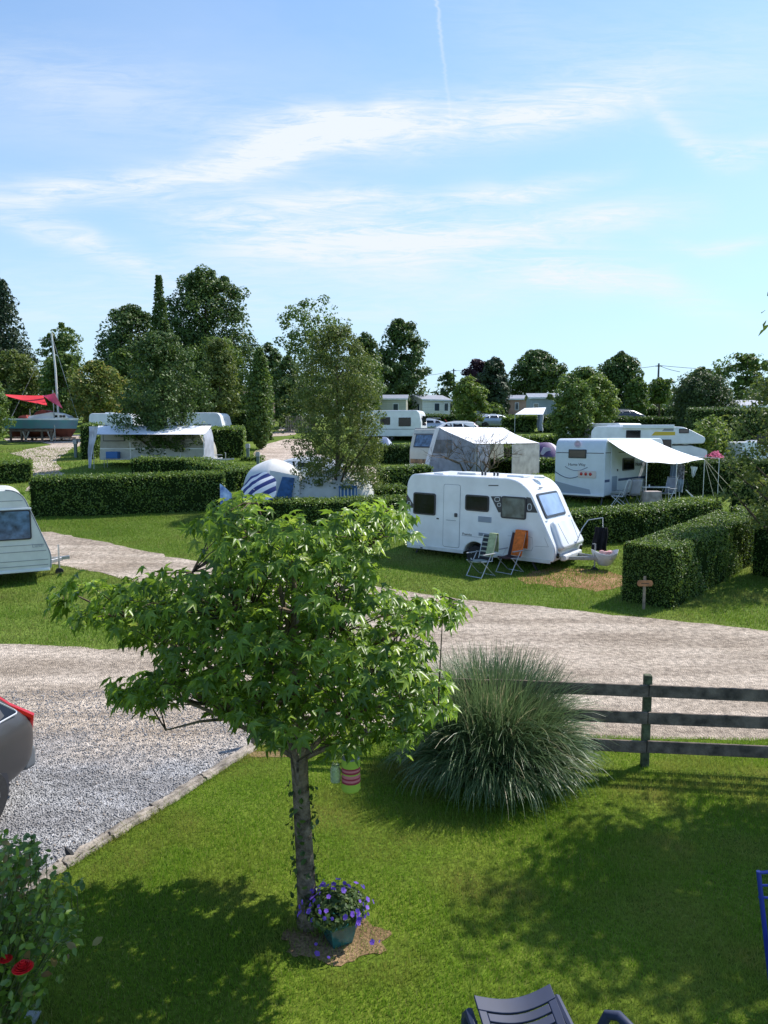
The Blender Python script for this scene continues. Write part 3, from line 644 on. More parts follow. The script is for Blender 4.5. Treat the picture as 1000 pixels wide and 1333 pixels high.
OUT=[(x_+(8 if x_<OC[0] else -8)*min(1,abs(x_-OC[0])/60),y_+(12 if y_<OC[1] else -12)*min(1,abs(y_-OC[1])/60)) for x_,y_ in OUT]
HOLES=[[(478,705),(560,700),(560,762),(490,758)],[(150,835),(215,840),(205,878),(150,890)],[(205,690),(262,700),(262,732),(200,735)],[(452,790),(492,795),(470,822),(455,815)]]
n=9000; px=rng.uniform(60,605,n); py=rng.uniform(640,992,n); k=inpoly(px,py,OUT)
for h_ in HOLES: k&=~inpoly(px,py,h_)
px,py=px[k],py[k]
ctr=px-365; half=1.25*np.sqrt(np.clip(1-(ctr/300)**2,.03,1))*np.clip(1-((py-840)/330)**2,.35,1)
dy=rng.uniform(-1,1,len(px)); dy=np.sign(dy)*np.abs(dy)**.7*half
# sprays: take a poisson-like subset
sel=[];used=[]
for i in range(len(px)):
    p=At(px[i],py[i],TB.y+dy[i])
    if all((p-q).length>.175 for q in used) and not (abs(px[i]-380)<20 and 735<py[i]<850 and dy[i]<.1): used.append(p); sel.append(i)
    if len(used)>900: break
# leave layered gaps between the tiers of boughs
sp_=[]
for p in used:
    r=math.hypot(p.x-TB.x,p.y-TB.y)
    ph=(p.z-.22*r*math.sin(math.atan2(p.y-TB.y,p.x-TB.x)*2.0))*2*PI/.62
    if math.sin(ph)<-.45 and random.random()<.62: continue
    sp_.append(p)
used=sp_
P=[];NN=[];TD=[]
tw=MB(); wood=MB()
H=3.0
def tpt(z):
    s=z/H; return Vector((-.055*math.sin(s*2.5)-.05*s*s,.02*math.sin(s*5),z))
wood.tube([tpt(j*H/14)-Vector((0,0,.06 if j==0 else 0)) for j in range(15)],[.110,.083,.078,.074,.072,.070,.068,.073,.066,.058,.05,.042,.034,.026,.018],14)
nodes=[]
for k in range(22):
    z=1.45+1.55*k/25; a=k*2.4; nodes.append((z,a))
prim=[]
for z,a in nodes:
    rad=1.25*math.sin(min(1,(3.3-z)/1.9)*PI/2)*random.uniform(.7,1.1); b=tpt(z); e=b+Vector((math.cos(a)*rad,math.sin(a)*rad*.8,.18*rad+random.gauss(0,.08)))
    e2=None; prim.append([b.lerp(e,t)+Vector((0,0,.10*math.sin(t*PI)))*rad for t in (0,.25,.5,.75,1)])
# aim the big boughs at what the photo shows: a long one left, one right, two up
for (x_,y_,z_,dyy) in ((85,768,1.75,-.1),(595,782,1.95,.1),(335,655,2.3,.0),(515,665,2.2,.15),(185,895,1.45,-.2),(515,900,1.45,-.15),(250,745,1.9,.3)):
    e=At(x_,y_,TB.y+dyy)-TB; b=tpt(z_); prim.append([b.lerp(e,t)+Vector((0,0,.07*math.sin(t*PI))) for t in (0,.25,.5,.75,1)])
for pl in prim: wood.tube(pl,[.026,.021,.016,.011,.006],7)
pp=[q for pl in prim for q in pl[1:]]
for p in used:
    q=p-TB; best=min(pp,key=lambda c:(c-q).length+max(0,c.z-q.z)*.6)
    mid=best.lerp(q,.5)+Vector((0,0,.03)); tw.tube([best,mid,q],[.007,.005,.003],4)
    ax=(q-Vector((tpt(min(H,q.z)).x,0,q.z-.35))); ax.normalize()
    nl=random.randint(9,15)
    for j in range(nl):
        a=2.4*j+random.random(); s=random.uniform(-.5,1); o_=Vector((math.cos(a),math.sin(a),0))*random.uniform(.03,.12)+ax*(.10*s)+Vector((0,0,random.gauss(0,.035)))
        P.append(tuple(q+o_)); n_=Vector((0,0,.9))+ax*.5+o_*3; NN.append(tuple(n_)); TD.append(tuple(o_.normalized()+ax*.4+Vector((0,0,-.9))))
leaves('crown',np.array(P),np.array(NN),.14,SG,root,tmpl=STAR,jit=.35,tipdir=np.array(TD),tj=.25)
wood.build('trunk',BARKL,root,smooth=True); tw.build('twigs',BARK,root)
# ivy shoots on the trunk
P=[];NN=[]
for k in range(110):
    z=random.uniform(.1,1.25); a=random.choice((PI*1.0,PI*1.1,-.2,.1,PI*1.5))+random.gauss(0,.25); r=.08+random.uniform(0,.05)*(1 if random.random()<.5 else .3)
    c=tpt(z); P.append((c.x+math.cos(a)*r,c.y+math.sin(a)*r,z)); NN.append((math.cos(a),math.sin(a),.3))
leaves('ivy_shoots',np.array(P),np.array(NN),.055,HLD,root,tmpl=OVAL)
# spiky seed balls dangling in the crown
# lantern and glass jar hung in the crown
LIME=mat('lime_stripe',(.32,.45,.05),.6); DRED=mat('dark_red_stripe',(.28,.02,.05),.6); PINK=mat('pink_stripe',(.55,.16,.2),.6)
def hang_at(px,py): return At(px,py,TB.y-.22)
c=hang_at(457,1028); o=thing('lantern','lime pink and red striped cylinder lantern hanging under the sweetgum','lantern',c)
r=.074
bands=[(0,.012,LIME),(.012,.070,LIME),(.070,.086,DRED),(.086,.104,PINK),(.104,.118,DRED),(.118,.142,PINK),(.142,.152,LIME),(.152,.168,DRED),(.168,.184,PINK),(.184,.198,DRED),(.198,.262,LIME)]
for i,(a,b,mm) in enumerate(bands): MB().lathe([(r-(.006 if i==0 else 0),a),(r,b)],22).build('stripe_band',mm,o,smooth=True)
MB().lathe([(r*.96,.262),(r*.9,.268),(.02,.275)],22).build('rim',STEEL,o,smooth=True)
MB().tube([(-r*.8,0,.262),(-r*.4,0,.33),(0,0,.36),(r*.4,0,.33),(r*.8,0,.262)],.003,5).tube([(0,0,.36),(0,0,.62)],.002,4).build('wire_handle',STEEL,o)
c=hang_at(437,1018); o=thing('glass_jar','small pale green glass jar hanging left of the striped lantern','jar',c)
JG=mat('jar_glass',(.55,.65,.42),.15,trans=.5); MB().lathe([(.03,0),(.04,.008),(.042,.10),(.032,.125),(.032,.14)],18).build('jar_body',JG,o,smooth=True)
MB().tube([(-.03,0,.13),(0,0,.2),(.03,0,.13)],.002,5).tube([(0,0,.2),(0,0,.5)],.002,4).build('wire_handle',STEEL,o)

# ------------------------------------------------------------------ ornamental grass clump
PG1=leafmat('pampas_blade',(.05,.10,.035),(.135,.20,.08),.25,.42,c3=(.34,.29,.17),spec=.5)
c=G(640,1003); root=thing('ornamental_grass','huge round clump of arching blue green grass in front of the rail fence','ornamental grass',c)
n=8500; seg=8; a=rng.uniform(0,2*PI,n); r0=.72*np.sqrt(rng.uniform(0,1,n)); q_=r0/.72; 
Lb=rng.uniform(.85,1.5,n)*(1.08-.12*q_); th=rng.normal(.04,.09,n)+.20*q_*rng.uniform(.3,1.2,n); cur=rng.uniform(.15,1.0,n)**1.3*2.3*(.35+.75*q_); aa=a+rng.normal(0,.6,n)
x=r0*np.cos(a); y=r0*np.sin(a); z=np.zeros(n); 
mo=rng.uniform(0,1,n)<.36; r0=np.where(mo,.45+.2*rng.uniform(0,1,n),r0*.82); x=r0*np.cos(a); y=r0*np.sin(a); th=np.where(mo,rng.uniform(.25,.75,n),th); cur=np.where(mo,rng.uniform(1.3,2.4,n),cur); Lb=np.where(mo,rng.uniform(.6,1.12,n),Lb*1.02); X=[];W_=[]
for j in range(seg+1):
    s=j/seg; X.append(np.stack([x,y,z],1)); W_.append(.0075*(1-.85*s**2)*np.ones(n))
    ang=th+cur*s**1.6*1.1; st=Lb/seg; x=x+np.cos(aa)*np.sin(ang)*st; y=y+np.sin(aa)*np.sin(ang)*st; z=z+np.cos(ang)*st; z=np.maximum(z,.01)
tv=np.stack([-np.sin(aa),np.cos(aa),rng.normal(0,.5,n)],1); tv=unit(tv)
vv=[]
for j in range(seg+1): vv+= [X[j]-tv*W_[j][:,None],X[j]+tv*W_[j][:,None]]
vv=np.stack(vv,1).reshape(-1,3); k2=2*(seg+1)
ff=np.array([(2*j,2*j+1,2*j+3,2*j+2) for j in range(seg)]); ff=(ff[None]+(np.arange(n)*k2)[:,None,None]).reshape(-1,4)
fast_mesh('blades',vv,ff,PG1,root)
m=MB(); 
for k in range(14):
    a_=random.uniform(0,2*PI); q=random.uniform(0,.5); h_=random.uniform(1.35,1.6); m.tube([(math.cos(a_)*q*.6,math.sin(a_)*q*.6,.2),(math.cos(a_)*q,math.sin(a_)*q,h_*.7),(math.cos(a_)*q*1.6,math.sin(a_)*q*1.6,h_)],[.004,.003,.0015],4)
m.build('stalks',mat('dry_stalk',(.25,.2,.12),.8),root)
MB().lathe([(.62,-.05),(.6,.1),(.45,.32),(.1,.45)],18).build('root_crown',mat('dry_root_crown',(.05,.045,.03),1,nscale=20,namp=.5),root,smooth=True)

# ------------------------------------------------------------------ flower pot
c=G(440,1238); c.y+=.1; pot=thing('flower_pot','square teal glazed pot of purple petunias at the foot of the sweetgum','flower pot',(c.x,c.y,.026),R(28)); pot.scale=(.86,.86,.86)
TEAL=mat('teal_glaze',(.025,.14,.13),.25,nscale=6,namp=.3,coat=.5)
def frust(a0,a1,h0,h1):
    return [(-a0,-a0,h0),(a0,-a0,h0),(a0,a0,h0),(-a0,a0,h0),(-a1,-a1,h1),(a1,-a1,h1),(a1,a1,h1),(-a1,a1,h1)]
BX=[(3,2,1,0),(4,5,6,7),(0,1,5,4),(1,2,6,5),(2,3,7,6),(3,0,4,7)]
MB().add(frust(.10,.135,0,.20),BX).build('pot_body',TEAL,pot,bevel=.006)
MB().add(frust(.148,.15,.20,.225),BX).build('pot_rim',TEAL,pot,bevel=.005)
FL=leafmat('petunia_leaf',(.04,.08,.02),(.10,.15,.04),.3,.5)
n=1300; d=unit(rng.normal(0,1,(n,3))); rad=rng.uniform(.3,1,n)[:,None]**.5; P=d*rad*np.array([.30,.27,.13])+np.array([.0,.04,.30]); 
leaves('foliage',P,d+np.array([0,0,.5]),.055,FL,pot,tmpl=OVAL)
FV=leafmat('violet_petals',(.12,.045,.40),(.22,.11,.58),.3,.5); FY=mat('flower_throat',(.5,.42,.15),.6)
pet=[(0,0,-.012)]; 
for k in range(20):
    t=2*PI*k/20; rr2=.5*(1-.16*abs(math.cos(2.5*t))**1.5*1.0) ; pet.append((rr2*math.cos(t),rr2*math.sin(t),.10+.05*math.sin(5*t)))
pet=np.array(pet)*np.array([1,1,.8]); pf=np.array([(0,i+1,(i+1)%20+1) for i in range(20)]); PET=(pet,pf)
FPOS=[]
for k in range(72):
    a_=random.uniform(0,2*PI); q=random.random(); ph=math.acos(1-q*1.15 if q*1.15<1 else -.15)
    FPOS.append((.33*math.sin(ph)*math.cos(a_)*random.uniform(.7,1.15),.03+.29*math.sin(ph)*math.sin(a_),.31+.17*math.cos(ph)+random.gauss(0,.03)))
FPOS+=[(.33,.16,.10),(.36,.10,.08),(.30,-.25,.04),(-.28,-.12,.13),(-.30,-.2,.1),(-.22,-.27,.08),(.4,.22,.12),(.2,-.3,.1)]
for p in FPOS:
    nrm=np.array([p[0]*2,p[1]*2-.15,p[2]-.05]); leaves('flower',np.array([p]),nrm[None],.050,FV,pot,tmpl=PET,jit=.3)
m=MB()
for p in FPOS[::3]: m.tube([(0,0,.17),(p[0]*.5,p[1]*.5,.22),(p[0],p[1],p[2]-.01)],.0022,4)
m.build('stems',mat('green_stem',(.06,.1,.03),.6),pot)
# ------------------------------------------------------------------ rose bush
RL=leafmat('rose_leaf',(.055,.12,.015),(.18,.29,.04),.42,.3,c3=(.20,.09,.05),spec=.6)
c=G(-10,1395); root=thing('rose_bush','rose bush with glossy leaves and one red bloom in the bottom left corner','rose bush',c)
P=[];NN=[];m=MB()
def rp(px,py,Y): return At(px,py,Y)-c
for k in range(260):
    px_=random.uniform(-90,92); py_=random.uniform(1100,1330)
    lim=30+ (py_-1085)*.75 if py_<1180 else (92-(max(0,py_-1215))*.55)
    if px_>lim: continue
    q=rp(px_,py_,c.y+random.uniform(-.3,.45)); m.tube([(q.x*.1-.05,q.y*.3,.0),(q.x*.6-.03,q.y*.7,q.z*.6),tuple(q)],[.008,.005,.0025],5)
    for j in range(13):
        o_=Vector((random.gauss(0,.05),random.gauss(0,.05),random.gauss(-.02,.055))); P.append(tuple(q+o_)); NN.append((o_.x*6,o_.y*6-.2,1))
for px_,py_ in ((41,1088),(44,1098),(38,1108),(46,1118),(50,1128),(60,1118),(92,1140),(100,1150)):
    q=rp(px_,py_,c.y+.05); m.tube([tuple(q-Vector((0,0,.25))),tuple(q)],.003,5)
    for j in range(3): P.append(tuple(q+Vector((random.gauss(0,.025),0,random.gauss(0,.012))))); NN.append((random.gauss(0,.6),-.3,1))
leaves('foliage',np.array(P),np.array(NN),.062,RL,root,tmpl=OVAL,jit=.4)
m.build('canes',mat('cane',(.07,.09,.03),.6),root)
RED=mat('red_petal',(.62,.008,.015),.45,nscale=20,namp=.2)
def rose(q,s,lab=None):
    fl=MB()
    for ring,(nn_,r_,tilt) in enumerate(((3,.25,.15),(4,.45,.30),(5,.65,.5),(6,.85,.7),(7,1.0,.85),(7,1.1,1.0))):
        for k in range(nn_):
            a_=2*PI*k/nn_+ring*.7
            def fn(u,v,a_=a_,r_=r_,tilt=tilt,nn_=nn_):
                w=(u-.5)*2*PI/nn_*1.5; rad=r_*(.25+.75*v**.7)*(1+.1*v*math.sin(tilt)); zz=(1.5-.16*ring)*v-.25*v*v*tilt*1.4
                return (q.x+s*rad*math.cos(a_+w)*(1-.12*abs(u-.5)),q.y+s*rad*math.sin(a_+w),q.z+s*(zz*.75-.1*abs(u-.5)))
            fl.grid(fn,5,4)
    return fl.build('bloom',RED,root,smooth=True,solid=.002)
rose(rp(30,1262,c.y-.42),.05); rose(rp(8,1250,c.y-.25),.032)
PAV=mat('grey_paving',(.33,.35,.37),.85,nscale=9,namp=.2,bump=.3)
p=G(22,1345); m=MB(); m.box(-.16,.1,-.5,.16,-.02,.04); o=m.build('paving_slab',PAV,bevel=.008,loc=(p.x,p.y,0)); tag(o,'grey paving slab under the rose bush at the bottom left','slab')
# ------------------------------------------------------------------ vehicles: shared pieces
def vroot(name,label,cat,px,py,h,L_,yaw,group=None,dz=0,pitch=0):
    P=G(px,py,h); o=P-Vector((math.cos(yaw)*L_,math.sin(yaw)*L_,0)); o.z=P.z-h+dz
    r=thing(name,label,cat,o,yaw,group); r.rotation_euler=(0,pitch,yaw); return r
def mapper(root,y0=0.0):
    Mx=(Matrix.Translation(root.location)@root.rotation_euler.to_matrix().to_4x4()).inverted()
    O=Mx@Vector((0,0,CAMZ))
    def f(px,py):
        d=Mx.to_3x3()@Vector(ray(px,py)); t=(y0-O.y)/d.y; q=O+d*t; return q.x,q.z
    def rect(x0,y0_,x1,y1):
        xm,ym=(x0+x1)/2,(y0_+y1)/2
        return f(x0,ym)[0],f(x1,ym)[0],f(xm,y1)[1],f(xm,y0_)[1]
    f.rect=rect; return f
def arcprof(pts,rad,arch=None,zb=None,seg=6):
    p=roundpoly(pts,rad,seg)
    if arch:
        (uc,ar)=arch; a=[(uc-ar+ar*(1-math.cos(PI*k/12)),zb+ar*math.sin(PI*k/12)*.95) for k in range(13)]
        # put the arch between the first (rear bottom) and the second (front bottom) corner
        i=next(i for i in range(len(p)) if p[i][0]>uc and abs(p[i][1]-zb)<.09 and p[i][0]>uc+ar)
        p=p[:i]+a+p[i:]
    return p
def window(root,u0,u1,z0,z1,m=DARKG,y=0,fr=FRAME,r=.06,t=.03,label=None,fw=.045):
    a=MB().side(rr(u0,u1,z0,z1,r),y-t,y+.01).build('window',fr,root,bevel=.006,label=label)
    MB().side(rr(u0+fw,u1-fw,z0+fw,z1-fw,max(.01,r-fw*.5)),y-t-.006,y-t+.004).build('pane',m,a); return a
def wheel(root,u,y,r=.32,w=.2,z=None):
    t=MB().lathe([(r*.62,-w/2),(r*.93,-w/2),(r,-w*.32),(r,w*.32),(r*.93,w/2),(r*.62,w/2)],28,axis='y').build('wheel',RUB,root,smooth=True,loc=(u,y,r if z is None else z))
    m=MB().lathe([(r*.64,-w*.42),(r*.60,-w*.5),(r*.56,-w*.30),(.06,-w*.30),(.05,-w*.48),(.001,-w*.48)],28,axis='y')
    for k in range(5):
        a=2*PI*k/5; m.bar((math.cos(a)*.05,-w*.42,math.sin(a)*.05),(math.cos(a)*r*.58,-w*.46,math.sin(a)*r*.58),.06,.02,up=(0,1,0))
    m.build('rim',ALU,t,smooth=True); return t
def drawbar(root,L_,W,z=.42,n=1.1,jock=True):
    m=MB(); m.bar((L_-.3,W*.25,z),(L_+n,W/2,z+.04),.06,.1).bar((L_-.3,W*.75,z),(L_+n,W/2,z+.04),.06,.1).bar((L_+n-.15,W/2,z+.05),(L_+n+.2,W/2,z+.07),.09,.09)
    m.build('drawbar',STEEL,root,bevel=.008)
    if jock:
        MB().tube([(L_+n*.75,W/2-.1,z+.45),(L_+n*.75,W/2-.1,.14)],.024,8).bar((L_+n*.75-.02,W/2-.1,z+.45),(L_+n*.75-.02,W/2-.28,z+.47),.02,.02).build('jockey_post',STEEL,root,smooth=True)
        MB().lathe([(.03,-.035),(.10,-.035),(.11,-.02),(.11,.02),(.10,.035),(.03,.035)],18,(L_+n*.75,W/2-.1,.11),'y').build('jockey_wheel',RUB,root,smooth=True)
def text(body,size,O,Ux,Vx,m,parent,name='lettering',ext=.003):
    cu=bpy.data.curves.new(name,'FONT'); cu.body=body; cu.size=size; cu.extrude=ext; cu.align_x='CENTER'
    t=bpy.data.objects.new('tmp',cu); COL.objects.link(t); dg=bpy.context.evaluated_depsgraph_get()
    me=bpy.data.meshes.new_from_object(t.evaluated_get(dg)); bpy.data.objects.remove(t); me.name=name
    Ux,Vx=V3(Ux).normalized(),V3(Vx).normalized(); Nx=Ux.cross(Vx); M=Matrix(((Ux.x,Vx.x,Nx.x,O[0]),(Ux.y,Vx.y,Nx.y,O[1]),(Ux.z,Vx.z,Nx.z,O[2]),(0,0,0,1)))
    me.transform(M); me.materials.clear(); me.materials.append(m); o=bpy.data.objects.new(name,me); COL.objects.link(o); o.parent=parent; return o

# ------------------------------------------------------------------ large white caravan
L0,W0,ZB=4.9,2.3,.40
cv=vroot('caravan','large white caravan with dark windows and hexagon graphics parked on the lawn facing right','caravan',722,729,ZB,L0,R(-34),pitch=R(.9))
f=mapper(cv)
uw=f(618,715)[0]
ZT=f(600,620)[1]
prof=arcprof([(0.02,ZB),(L0-.02,ZB),(L0,ZB+.35),(L0-.42,ZB+1.15),(L0-.98,ZT+.01),(.16,ZT),(0,ZT-.3)],[.05,.1,.2,.3,.62,.28,.2],(uw,.36),ZB,seg=10)
MB().side(prof,0,W0).build('body',WHITE,cv,bevel=.045,seg=3)
# darker rail along the foot of the body and edge trims
MB().box(.05,uw-.38,-.012,.012,ZB-.05,ZB+.06).box(uw+.38,L0-.12,-.012,.012,ZB-.05,ZB+.06).build('skirt_rail',OFFW,cv,bevel=.008)
trim=[p for p in prof if p[1]>ZB+.1]
MB().tube([(p[0],.035,p[1]-.004) for p in prof[26:]],.008,5).build('edge_trim',SEAM,cv,smooth=True)
for i,(a,b,c_,d_) in enumerate(((538.5,641.5,567.5,670),(606,644.5,637,665.5),(652.5,646.5,685.5,675.5))):
    u0,u1,z0,z1=f.rect(a,b,c_,d_); window(cv,u0,u1,z0,z1,m=(DARKG,DARKG,mat('curtained_window',(.10,.125,.12),.25,nscale=4,namp=.5,spec=.8))[i],r=.08)
u0,u1,z0,z1=f.rect(577.5,631,598.5,712)
dr=MB().side(rr(u0,u1,z0,z1,.07),-.010,.0).build('door',WHITE,cv,bevel=.004)
for q in (0,):
    rr1=rr(u0-.012,u1+.012,z0-.012,z1+.012,.08); m=MB(); m.side(rr1,-.004,.0); m.build('door_seam',SEAM,dr)
m=MB(); m.box(u0+.10,u1-.12,-.014,-.009,(z0+z1)/2-.14,(z0+z1)/2-.125); m.build('door_crease',SEAM,dr)
MB().side(rr(u1-.17,u1-.07,(z0+z1)/2-.02,(z0+z1)/2+.10,.03),-.035,-.01).build('handle',DGREY,dr,bevel=.006)
# graphics
def gpoly(pts,y=-.004,m=DGREY,name='dark_graphic'): 
    return MB().side([f(*p) for p in pts],y,0.0).build(name,m,cv)
gpoly([(639,646),(652.5,646),(652.5,667),(649,667)]); gpoly([(685.5,647),(691,648),(700,667.5),(685.5,667)]); gpoly([(529.6,642),(538.5,657),(538.5,661),(529.6,660.5)])
def hexo(cx,cy,w,h):
    o=[(cx-w,cy-h*.5),(cx-w*.5,cy-h),(cx+w*.6,cy-h),(cx+w,cy-h*.4),(cx+w,cy+h*.6),(cx+w*.5,cy+h),(cx-w*.7,cy+h),(cx-w,cy+h*.5)]
    m=MB(); 
    for i in range(8):
        a=f(*o[i]); b=f(*o[(i+1)%8]); m.bar((a[0],-.006,a[1]),(b[0],-.006,b[1]),.004,.014,up=(0,0,1) if abs(a[0]-b[0])>.02 else (1,0,0))
    m.build('hexagon_graphic',WHITE,cv)
for q in ((647.5,650,3.2,2.6),(650,657,2.2,2),(689.5,660,2.4,4),(532.5,655.5,2.2,2.6)): hexo(*q)
def lines(pts,name='panel_seam',m=SEAM,w=.008):
    q=MB(); P_=[f(*p) for p in pts]
    for a,b in zip(P_,P_[1:]): q.bar((a[0],-.001,a[1]),(b[0],-.001,b[1]),.004,w,up=(0,0,1) if abs(a[0]-b[0])>.03 else (1,0,0))
    q.build(name,m,cv)
lines([(531,694),(553,695)]); lines([(661,697.5),(687,698),(693,700),(694,712),(692,717),(662,715)]); lines([(696,711),(714,712),(709,700)]); lines([(601,697),(628,700)])
lines([(636,632),(649,632)],m=DGREY,w=.03)
for a in ((622.5,672.5,640,680),(623,694,640,698)):
    u0,u1,z0,z1=f.rect(*a); m=MB(); m.box(u0,u1,-.012,0,z0,z1); o=m.build('vent_grille',mat('vent_grey',(.30,.36,.45),.5),cv,bevel=.004)
    m=MB(); 
    for k in range(5): zz=z0+(z1-z0)*(k+.5)/5; m.box(u0+.03,u1-.03,-.018,-.012,zz-.006,zz+.006)
    m.build('vent_slats',SEAM,o)
a=f(608,697); text('Premio',.11,(a[0],-.003,a[1]),(1,0,0),(0,0,1),DGREY,cv)
for x_,y_ in ((570,675),(549,713)):
    a=f(x_,y_); MB().box(a[0]-.04,a[0]+.04,-.02,0,a[1]-.02,a[1]+.02).build('small_hatch',DGREY,cv,bevel=.005)
# front window and gas locker on the sloping nose
A=Vector((L0-.42,0,ZB+1.15)); B=Vector((L0-.98,0,ZT+.01)); s=(B-A).normalized(); nn=Vector((s.z,0,-s.x)); ln=(B-A).length
fa=MB().plate(rr(.30,W0-.42,.02,ln*.62,.1),A+nn*.0,(0,1,0),s,nn,.035).build('front_window',FRAME,cv,bevel=.008)
MB().plate(rr(.37,W0-.49,.09,ln*.62-.07,.08),A+nn*.035,(0,1,0),s,nn,.008).build('pane',mat('front_pane',(.27,.37,.55),.15,nscale=2,namp=.25,spec=.7),fa)
C_=Vector((L0,0,ZB+.33)); s2=(A-C_).normalized(); n2=Vector((s2.z,0,-s2.x)); l2=(A-C_).length
MB().plate(roundpoly([(.22,-.05),(W0-.22,-.05),(W0-.42,l2-.1),(.42,l2-.1)],.18),C_-n2*.05,(0,1,0),s2,n2,.21).build('gas_locker_lid',WHITE,cv,bevel=.09,seg=4)
m=MB(); 
for y_ in (.72,W0-.72): m.bar(C_+n2*.163+Vector((0,y_,0))+s2*.06,C_+n2*.163+Vector((0,y_+(.12 if y_<1 else -.12)*-1,0))+s2*(l2-.22),.016,.006,up=n2)
m.build('locker_crease',SEAM,cv)
for y_ in (.2,W0-.2):
    MB().lathe([(.075,0),(.07,.05),(.02,.06)],18,(L0-.01,y_,ZB+.17),'x').build('marker_lamp',DARKG,cv,smooth=True)
for y_ in (.28,W0-.2): m=MB().plate(rr(0,.14,0,.03,.01),A-s*.06+Vector((0,y_-.07,0))+nn*0,(0,1,0),s,nn,.03).build('grab_handle',ALU,cv)
text('Averso',.10,B-s*(ln*.27)+Vector((0,.85,0))+nn*.004,(0,1,0),s,DGREY,cv)
MB().box(L0-.03,L0+.14,.45,W0-.45,ZB-.02,ZB+.16).build('front_valance',WHITE,cv,bevel=.05,seg=3)
# roof
RH=ZT
MB().box(1.35,2.0,.75,1.4,RH-.01,RH+.07).build('roof_hatch',OFFW,cv,bevel=.03); MB().box(3.0,3.55,.8,1.35,RH-.01,RH+.06).build('roof_hatch',WHITE,cv,bevel=.03); MB().box(.8,1.15,.25,.6,RH-.01,RH+.05).build('roof_hatch',WHITE,cv,bevel=.03)
m=MB()
for u_ in (2.15,2.25,2.55,2.66): m.lathe([(.035,0),(.035,.09),(.05,.10),(.0,.12)],10,(u_,.9,RH))
m.build('roof_vents',DGREY,cv,smooth=True)
MB().lathe([(.16,0),(.16,.05),(.1,.09)],20,(3.85,1.25,RH-.02)).build('roof_dome',WHITE,cv,smooth=True)
wheel(cv,uw,.16,.31); wheel(cv,uw,W0-.16,.31)
m=MB().box(.3,L0-.4,.5,W0-.5,ZB-.12,ZB-.005); m.build('chassis',DGREY,cv)
for u_,y_ in ((.4,.15),(L0-.75,.15),(.4,W0-.15),(L0-.75,W0-.15)):
    MB().bar((u_,y_,ZB-.02),(u_+(.25 if u_>1 else -.2),y_-.05,-.02 if u_<1 else .02),.045,.045).bar((u_+(.25 if u_>1 else -.2)-.08,y_-.05,-.01 if u_<1 else .02),(u_+(.25 if u_>1 else -.2)+.08,y_-.05,-.01 if u_<1 else .02),.12,.02).build('corner_steady',FRAME,cv)
drawbar(cv,L0,W0,ZB+.03,1.05)
# bent rail with a coat and the white laundry bag on the hitch
hp=G(786,741); 
o=thing('pole_stand','bent pale tube rising from the caravan hitch to the dark coat','pole',G(772,735))
q0=o.location; a_=At(755,709,q0.y)-q0; m=MB(); m.tube([tuple(At(748,712,q0.y-.2)-q0),tuple(At(758,688,q0.y-.1)-q0),tuple(At(766,677,q0.y)-q0),tuple(At(785,674,q0.y)-q0)],.014,8); m.tube([tuple(At(785,674,q0.y)-q0),(.32,0,0.02)],.013,8); m.build('tube',ALU,o,smooth=True)
BLK=mat('black_cloth',(.008,.008,.012),.95,nscale=8,namp=.6)
def cloth(name,label,cat,pts4,Y,m,folds=4,amp=.03,thick=.012,group=None,kind=True,sag=.0):
    # a hung cloth: corners top-left, top-right, bottom-right, bottom-left in the photograph, at distance Y
    P4=[At(x_,y_,Y) for x_,y_ in pts4]; O=P4[0].copy()
    def fn(u,v):
        p=P4[0].lerp(P4[1],u).lerp(P4[3].lerp(P4[2],u),v); 
        return tuple(p-O+Vector((amp*.3*math.sin(v*6),amp*math.sin(u*folds*2*PI+v*1.5)*(.3+.7*v),sag*math.sin(u*PI))))
    g_=MB().grid(fn,28,12); o=g_.build(name,m,None,smooth=True,solid=thick,loc=O)
    if cat: tag(o,label,cat,group)
    return o
cloth('coat','black coat and trousers hung on the bent tube at the hitch','coat',[(775,686),(791,687),(789,718),(771,716)],q0.y-.05,BLK,2.4,.06,.03)
b=G(788,742); 
bag=thing('laundry_bag','white hanging laundry bag by the caravan hitch','bag',(b.x,b.y,b.z)); 
BAGM=mat('white_bag_cloth',(.66,.68,.70),.7,nscale=5,namp=.12)
P_=[tuple(At(x_,y_,b.y)-b) for x_,y_ in ((771,718),(787,711),(805,719),(798,731),(788,736),(777,735))]
def bfn(u,v):
    t=2*PI*u; x0,x1=P_[0][0],P_[2][0]; zc=P_[0][2]; w=(x1-x0)/2*(1-.55*v**1.6); 
    return ((x0+x1)/2+w*math.cos(t)*(1+.05*math.sin(5*t)),w*.8*math.sin(t)*(1+.05*math.sin(5*t)),zc+.06*math.cos(2*t)*(1-v)-(zc-P_[4][2]-.02)*v)
m=MB().grid(bfn,30,8); m.v.append((0,0,0)); m.v.pop(); m.build('bag_cloth',BAGM,bag,smooth=True,solid=.01)
MB().lathe([(.11,.0),(.13,.03)],14,((P_[0][0]+P_[2][0])/2,0,P_[4][2])).build('bag_bottom',BAGM,bag)
m=MB(); 
for k in range(5): q=Vector((random.uniform(-.15,.15),random.uniform(-.1,.1),P_[0][2]-.02)); m.lathe([(.02,-.05),(.08,-.02),(.07,.03),(.01,.05)],8,tuple(q))
m.build('laundry',mat('red_grey_laundry',(.35,.13,.13),.9,nscale=6,namp=.8,col2=(.4,.4,.42)),bag,smooth=True)

